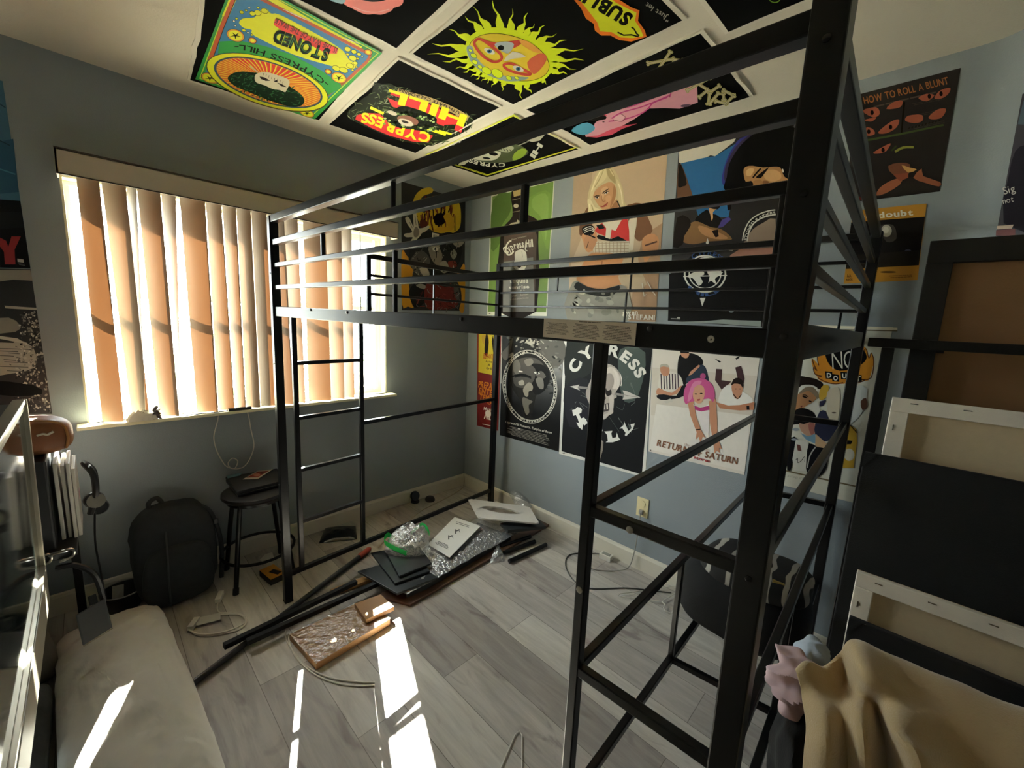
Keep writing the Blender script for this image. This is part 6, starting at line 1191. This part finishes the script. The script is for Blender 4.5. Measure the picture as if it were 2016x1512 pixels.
def framed(t, TL, e, d_, wd, hg):
    n_ = LN; c = lambda a, b, k=0: TL+e*a+d_*b+n_*k; w = .058; F_ = mat('frame_black', '#131212', .4)
    part('backing', lambda m: m.slab([c(.02, .02, -.012), c(wd-.02, .02, -.012), c(wd-.02, hg-.02, -.012), c(.02, hg-.02, -.012)], -n_, .003, mat('brown_backing', '#94704a', .7, 0, .06, 14, bump=.2)), t)
    for a0, b0, a1, b1 in ((0, 0, wd, w), (0, hg-w, wd, hg), (0, w, w*.85, hg-w), (wd-w*.85, w, wd, hg-w)): part('frame_bar', lambda m: m.slab([c(a0, b0, -.012), c(a1, b0, -.012), c(a1, b1, -.012), c(a0, b1, -.012)], n_, .016, F_), t, bevel=.002)
    for a, b, da, db in ((.22, w, .012, .012), (w*.85, .28, .014, .008), (w*.85, .5, .014, .008)): part('tab', lambda m: m.slab([c(a-da/2, b-.004, .0), c(a+da, b-.004, .0), c(a+da, b+db, .0), c(a-da/2, b+db, .0)], n_, .002, F_), t)
def blackc(t, TL, e, d_, wd, hg):
    n_ = LN; c = lambda a, b, k=0: TL+e*a+d_*b+n_*k
    part('canvas', lambda m: m.slab([c(0, 0, -.02), c(wd, 0, -.02), c(wd, hg, -.02), c(0, hg, -.02)], n_, .02, BLKC), t, bevel=.003)
    part('corner_fold', lambda m: m.slab([c(.0, .0, .0005), c(.025, 0, .0005), c(.0, .04, .0005)], n_, .002, BLKC), t)
leaning('framed_board', 'big black framed board with brown paper backing at the right edge', 'frame', -.86, (1832, 475), .52, framed)
leaning('stretched_canvas', 'upper pale stretched canvas seen from behind, in front of the brown backed board', 'canvas', -.945, (1757, 781), .46, lambda t, TL, e, d_, wd, hg: stretcher(t, TL, e, d_, wd, hg, CANV, PRIM), 'pale stretched canvases leaning in a row')
leaning('black_canvas', 'taller plain black canvas between the two pale canvases', 'canvas', -.99, (1702, 889), .50, blackc, 'black canvases leaning in a row')
leaning('stretched_canvas', 'lower pale stretched canvas seen from behind, just above the beige blanket', 'canvas', -1.045, (1687, 1125), .40, lambda t, TL, e, d_, wd, hg: stretcher(t, TL, e, d_, wd, hg, CANV, PRIM), 'pale stretched canvases leaning in a row')
leaning('black_canvas', 'shorter plain black canvas in front of the lower pale one', 'canvas', -1.085, (1672, 1215), .42, blackc, 'black canvases leaning in a row')
rk = thing('metal_rack', 'black metal rack bar standing before the brown backed board', 'rack', (-.745, -2.9, 0))
a = ax(1722, 669, 0, -.745); a.z = 1.428
part('top_bar', lambda m: m.bar(a+Vector((0, .012, 0)), Vector((-.745, -3.25, 1.428)), .024, .024, BLK), rk, bevel=.002)
b = ax(1738, 690, 0, -.745)
part('leg', lambda m: m.bar(Vector((-.745, b.y-.005, 0)), Vector((-.745, b.y-.01, 1.416)), .026, .026, BLK, up=(0, 1, 0)), rk, bevel=.002)
part('leg', lambda m: m.bar(Vector((-.745, -3.22, 0)), Vector((-.745, -3.22, 1.416)), .026, .026, BLK, up=(0, 1, 0)), rk, bevel=.002)
# bag on the lowest shelf level
ba = thing('black_bag', 'black bag with a wavy patterned top and brass zip inside the shelf frame', 'bag', (-.66, -2.36, .384))
def zig():
    m_ = mat('wavy_cloth', '#161616', .85, 0, .1, 40); nt = m_.node_tree; N = nt.nodes; L = nt.links
    wv = N.new('ShaderNodeTexWave'); wv.wave_type = 'BANDS'; wv.bands_direction = 'Y'; wv.inputs['Scale'].default_value = 5.5; wv.inputs['Distortion'].default_value = 5; wv.inputs['Detail'].default_value = 2
    tc = N.new('ShaderNodeTexCoord'); L.new(tc.outputs['Object'], wv.inputs['Vector']); r = N.new('ShaderNodeValToRGB')
    r.color_ramp.elements[0].position = .80; r.color_ramp.elements[0].color = lin('#141414'); r.color_ramp.elements[1].position = .88; r.color_ramp.elements[1].color = lin('#a8a49c')
    L.new(wv.outputs['Fac'], r.inputs[0]); L.new(r.outputs[0], N['Principled BSDF'].inputs['Base Color']); return m_
part('body', lambda m: soft(m, -.66, -2.355, .505, .155, .205, .120, mat('bag_black', '#0e0e0e', .9, 0, .2, 40, bump=.3), 0, .012, 4, n=3), ba, smooth=True, weld=True)
part('lid', lambda m: soft(m, -.655, -2.38, .625, .135, .165, .045, zig(), 0, .010, 6, n=3), ba, smooth=True, weld=True)
q0 = ax(1521, 1143, 0, -.81)
part('zip_pull', lambda m: m.tube([q0, q0+Vector((.004, -.012, -.001)), q0+Vector((.008, -.03, -.002))], [.006, .004, .003], mat('brass', '#c7ad6a', .3, .9), 8), ba, smooth=True)
# dark jacket, pink cloth, beige blanket
bn = thing('fabric_bin', 'dark fabric bin under the beige blanket', 'bin', (-1.32, -2.95, 0))
part('body', lambda m: m.box((-1.20, -2.96, .33), (.14, .52, .66), mat('bin_fabric', '#18191a', .95, 0, .2, 40, bump=.3)), bn, bevel=.01)
part('rim', lambda m: m.box((-1.20, -2.96, .668), (.15, .53, .02), mat('bin_edge', '#222324', .8)), bn, bevel=.004)
o = part('black_jacket', lambda m: soft(m, -1.27, -2.625, .37, .115, .040, .365, mat('jacket_black', '#131416', .9, 0, .2, 30, bump=.4), 0, .012, 21, 90, 60, 2.4, .022, (16, 20, 4)), None, smooth=True, weld=True); tag(o, 'black jacket bundle between the near bed post and the beige blanket', 'jacket')
c = ax(1560, 1318, 0, -1.30)
o = part('pink_cloth', lambda m: soft(m, c.x, c.y-.004, .772, .055, .032, .045, mat('pink_cotton', '#c9adb2', .9, 0, .1, 30), .0, .010, 31, 80, 50, 2.2, .020, (22, 30, 18)), None, smooth=True, weld=True); tag(o, 'small crumpled pale pink cloth on the black jacket', 'cloth')
c = ax(1612, 1288, 0, -1.20)
o = part('blue_cloth', lambda m: soft(m, c.x, c.y+.012, c.z-.02, .050, .022, .035, mat('blue_cotton', '#aab4c2', .9, 0, .1, 30), .0, .008, 41, 60, 40, 2.2, .012, (24, 30, 20)), None, smooth=True, weld=True); tag(o, 'small pale blue cloth tucked behind the pink one', 'cloth')
BEI = mat('beige_fleece', '#b79f77', .95, 0, .07, 30, bump=.5, bscale=300, sheen=.4)
rows = [((-1.22, -1.22, -1.21, -1.20, -1.19, -1.18, -1.17, -1.16, -1.15), (1640, 1640, 1655, 1680, 1700, 1770, 1880, 2040, 2300), (1420, 1400, 1390, 1375, 1360, 1380, 1420, 1470, 1560)),
        ((-1.34, -1.32, -1.29, -1.27, -1.25, -1.25, -1.25, -1.25, -1.25), (1572, 1590, 1622, 1655, 1682, 1760, 1870, 2016, 2300), (1322, 1304, 1318, 1290, 1264, 1296, 1340, 1398, 1500)),
        ((-1.38, -1.37, -1.33, -1.29, -1.36, -1.33, -1.33, -1.33, -1.33), (1580, 1606, 1640, 1668, 1705, 1800, 1900, 2050, 2330), (1372, 1362, 1360, 1345, 1330, 1370, 1410, 1470, 1580)),
        ((-1.42, -1.44, -1.40, -1.41, -1.34, -1.42, -1.38, -1.38, -1.38), (1590, 1625, 1660, 1695, 1730, 1770, 1890, 2060, 2340), (1430, 1425, 1420, 1415, 1410, 1430, 1490, 1550, 1660)),
        ((-1.45, -1.48, -1.43, -1.46, -1.38, -1.47, -1.42, -1.41, -1.40), (1584, 1625, 1668, 1705, 1748, 1810, 1910, 2080, 2350), (1512, 1510, 1508, 1506, 1506, 1520, 1590, 1650, 1760)),
        ((-1.46, -1.49, -1.44, -1.47, -1.40, -1.48, -1.43, -1.42, -1.41), (1575, 1620, 1668, 1705, 1755, 1840, 1940, 2100, 2360), (1720, 1720, 1720, 1720, 1720, 1740, 1800, 1850, 1950)),
        ((-1.46, -1.49, -1.44, -1.47, -1.40, -1.48, -1.43, -1.42, -1.41), (1565, 1612, 1662, 1700, 1755, 1850, 1960, 2120, 2370), (2050, 2050, 2050, 2050, 2050, 2060, 2100, 2150, 2250))]
net = [[ax(px, py, 0, x) for x, px, py in zip(*r)] for r in rows]
def bez(u, v):
    nr, nc = len(net)-1, len(net[0])-1
    def cr(p, t):
        k = len(p)-1; i = min(int(t*k), k-1); s_ = t*k-i; g_ = lambda j: p[max(0, min(k, j))]
        p0, p1, p2, p3 = g_(i-1), g_(i), g_(i+1), g_(i+2)
        return .5*((2*p1)+(p2-p0)*s_+(2*p0-5*p1+4*p2-p3)*s_*s_+(3*p1-p0-3*p2+p3)*s_**3)
    p = cr([cr(r, u) for r in net], v); k = noise.noise(p*16)*.006; return p+Vector((k, 0, k*.5))
o = part('beige_blanket', lambda m: m.grid(bez, 80, 64, BEI), None, smooth=True, solid=.006); tag(o, 'thick beige blanket draped in folds at the lower right', 'blanket')
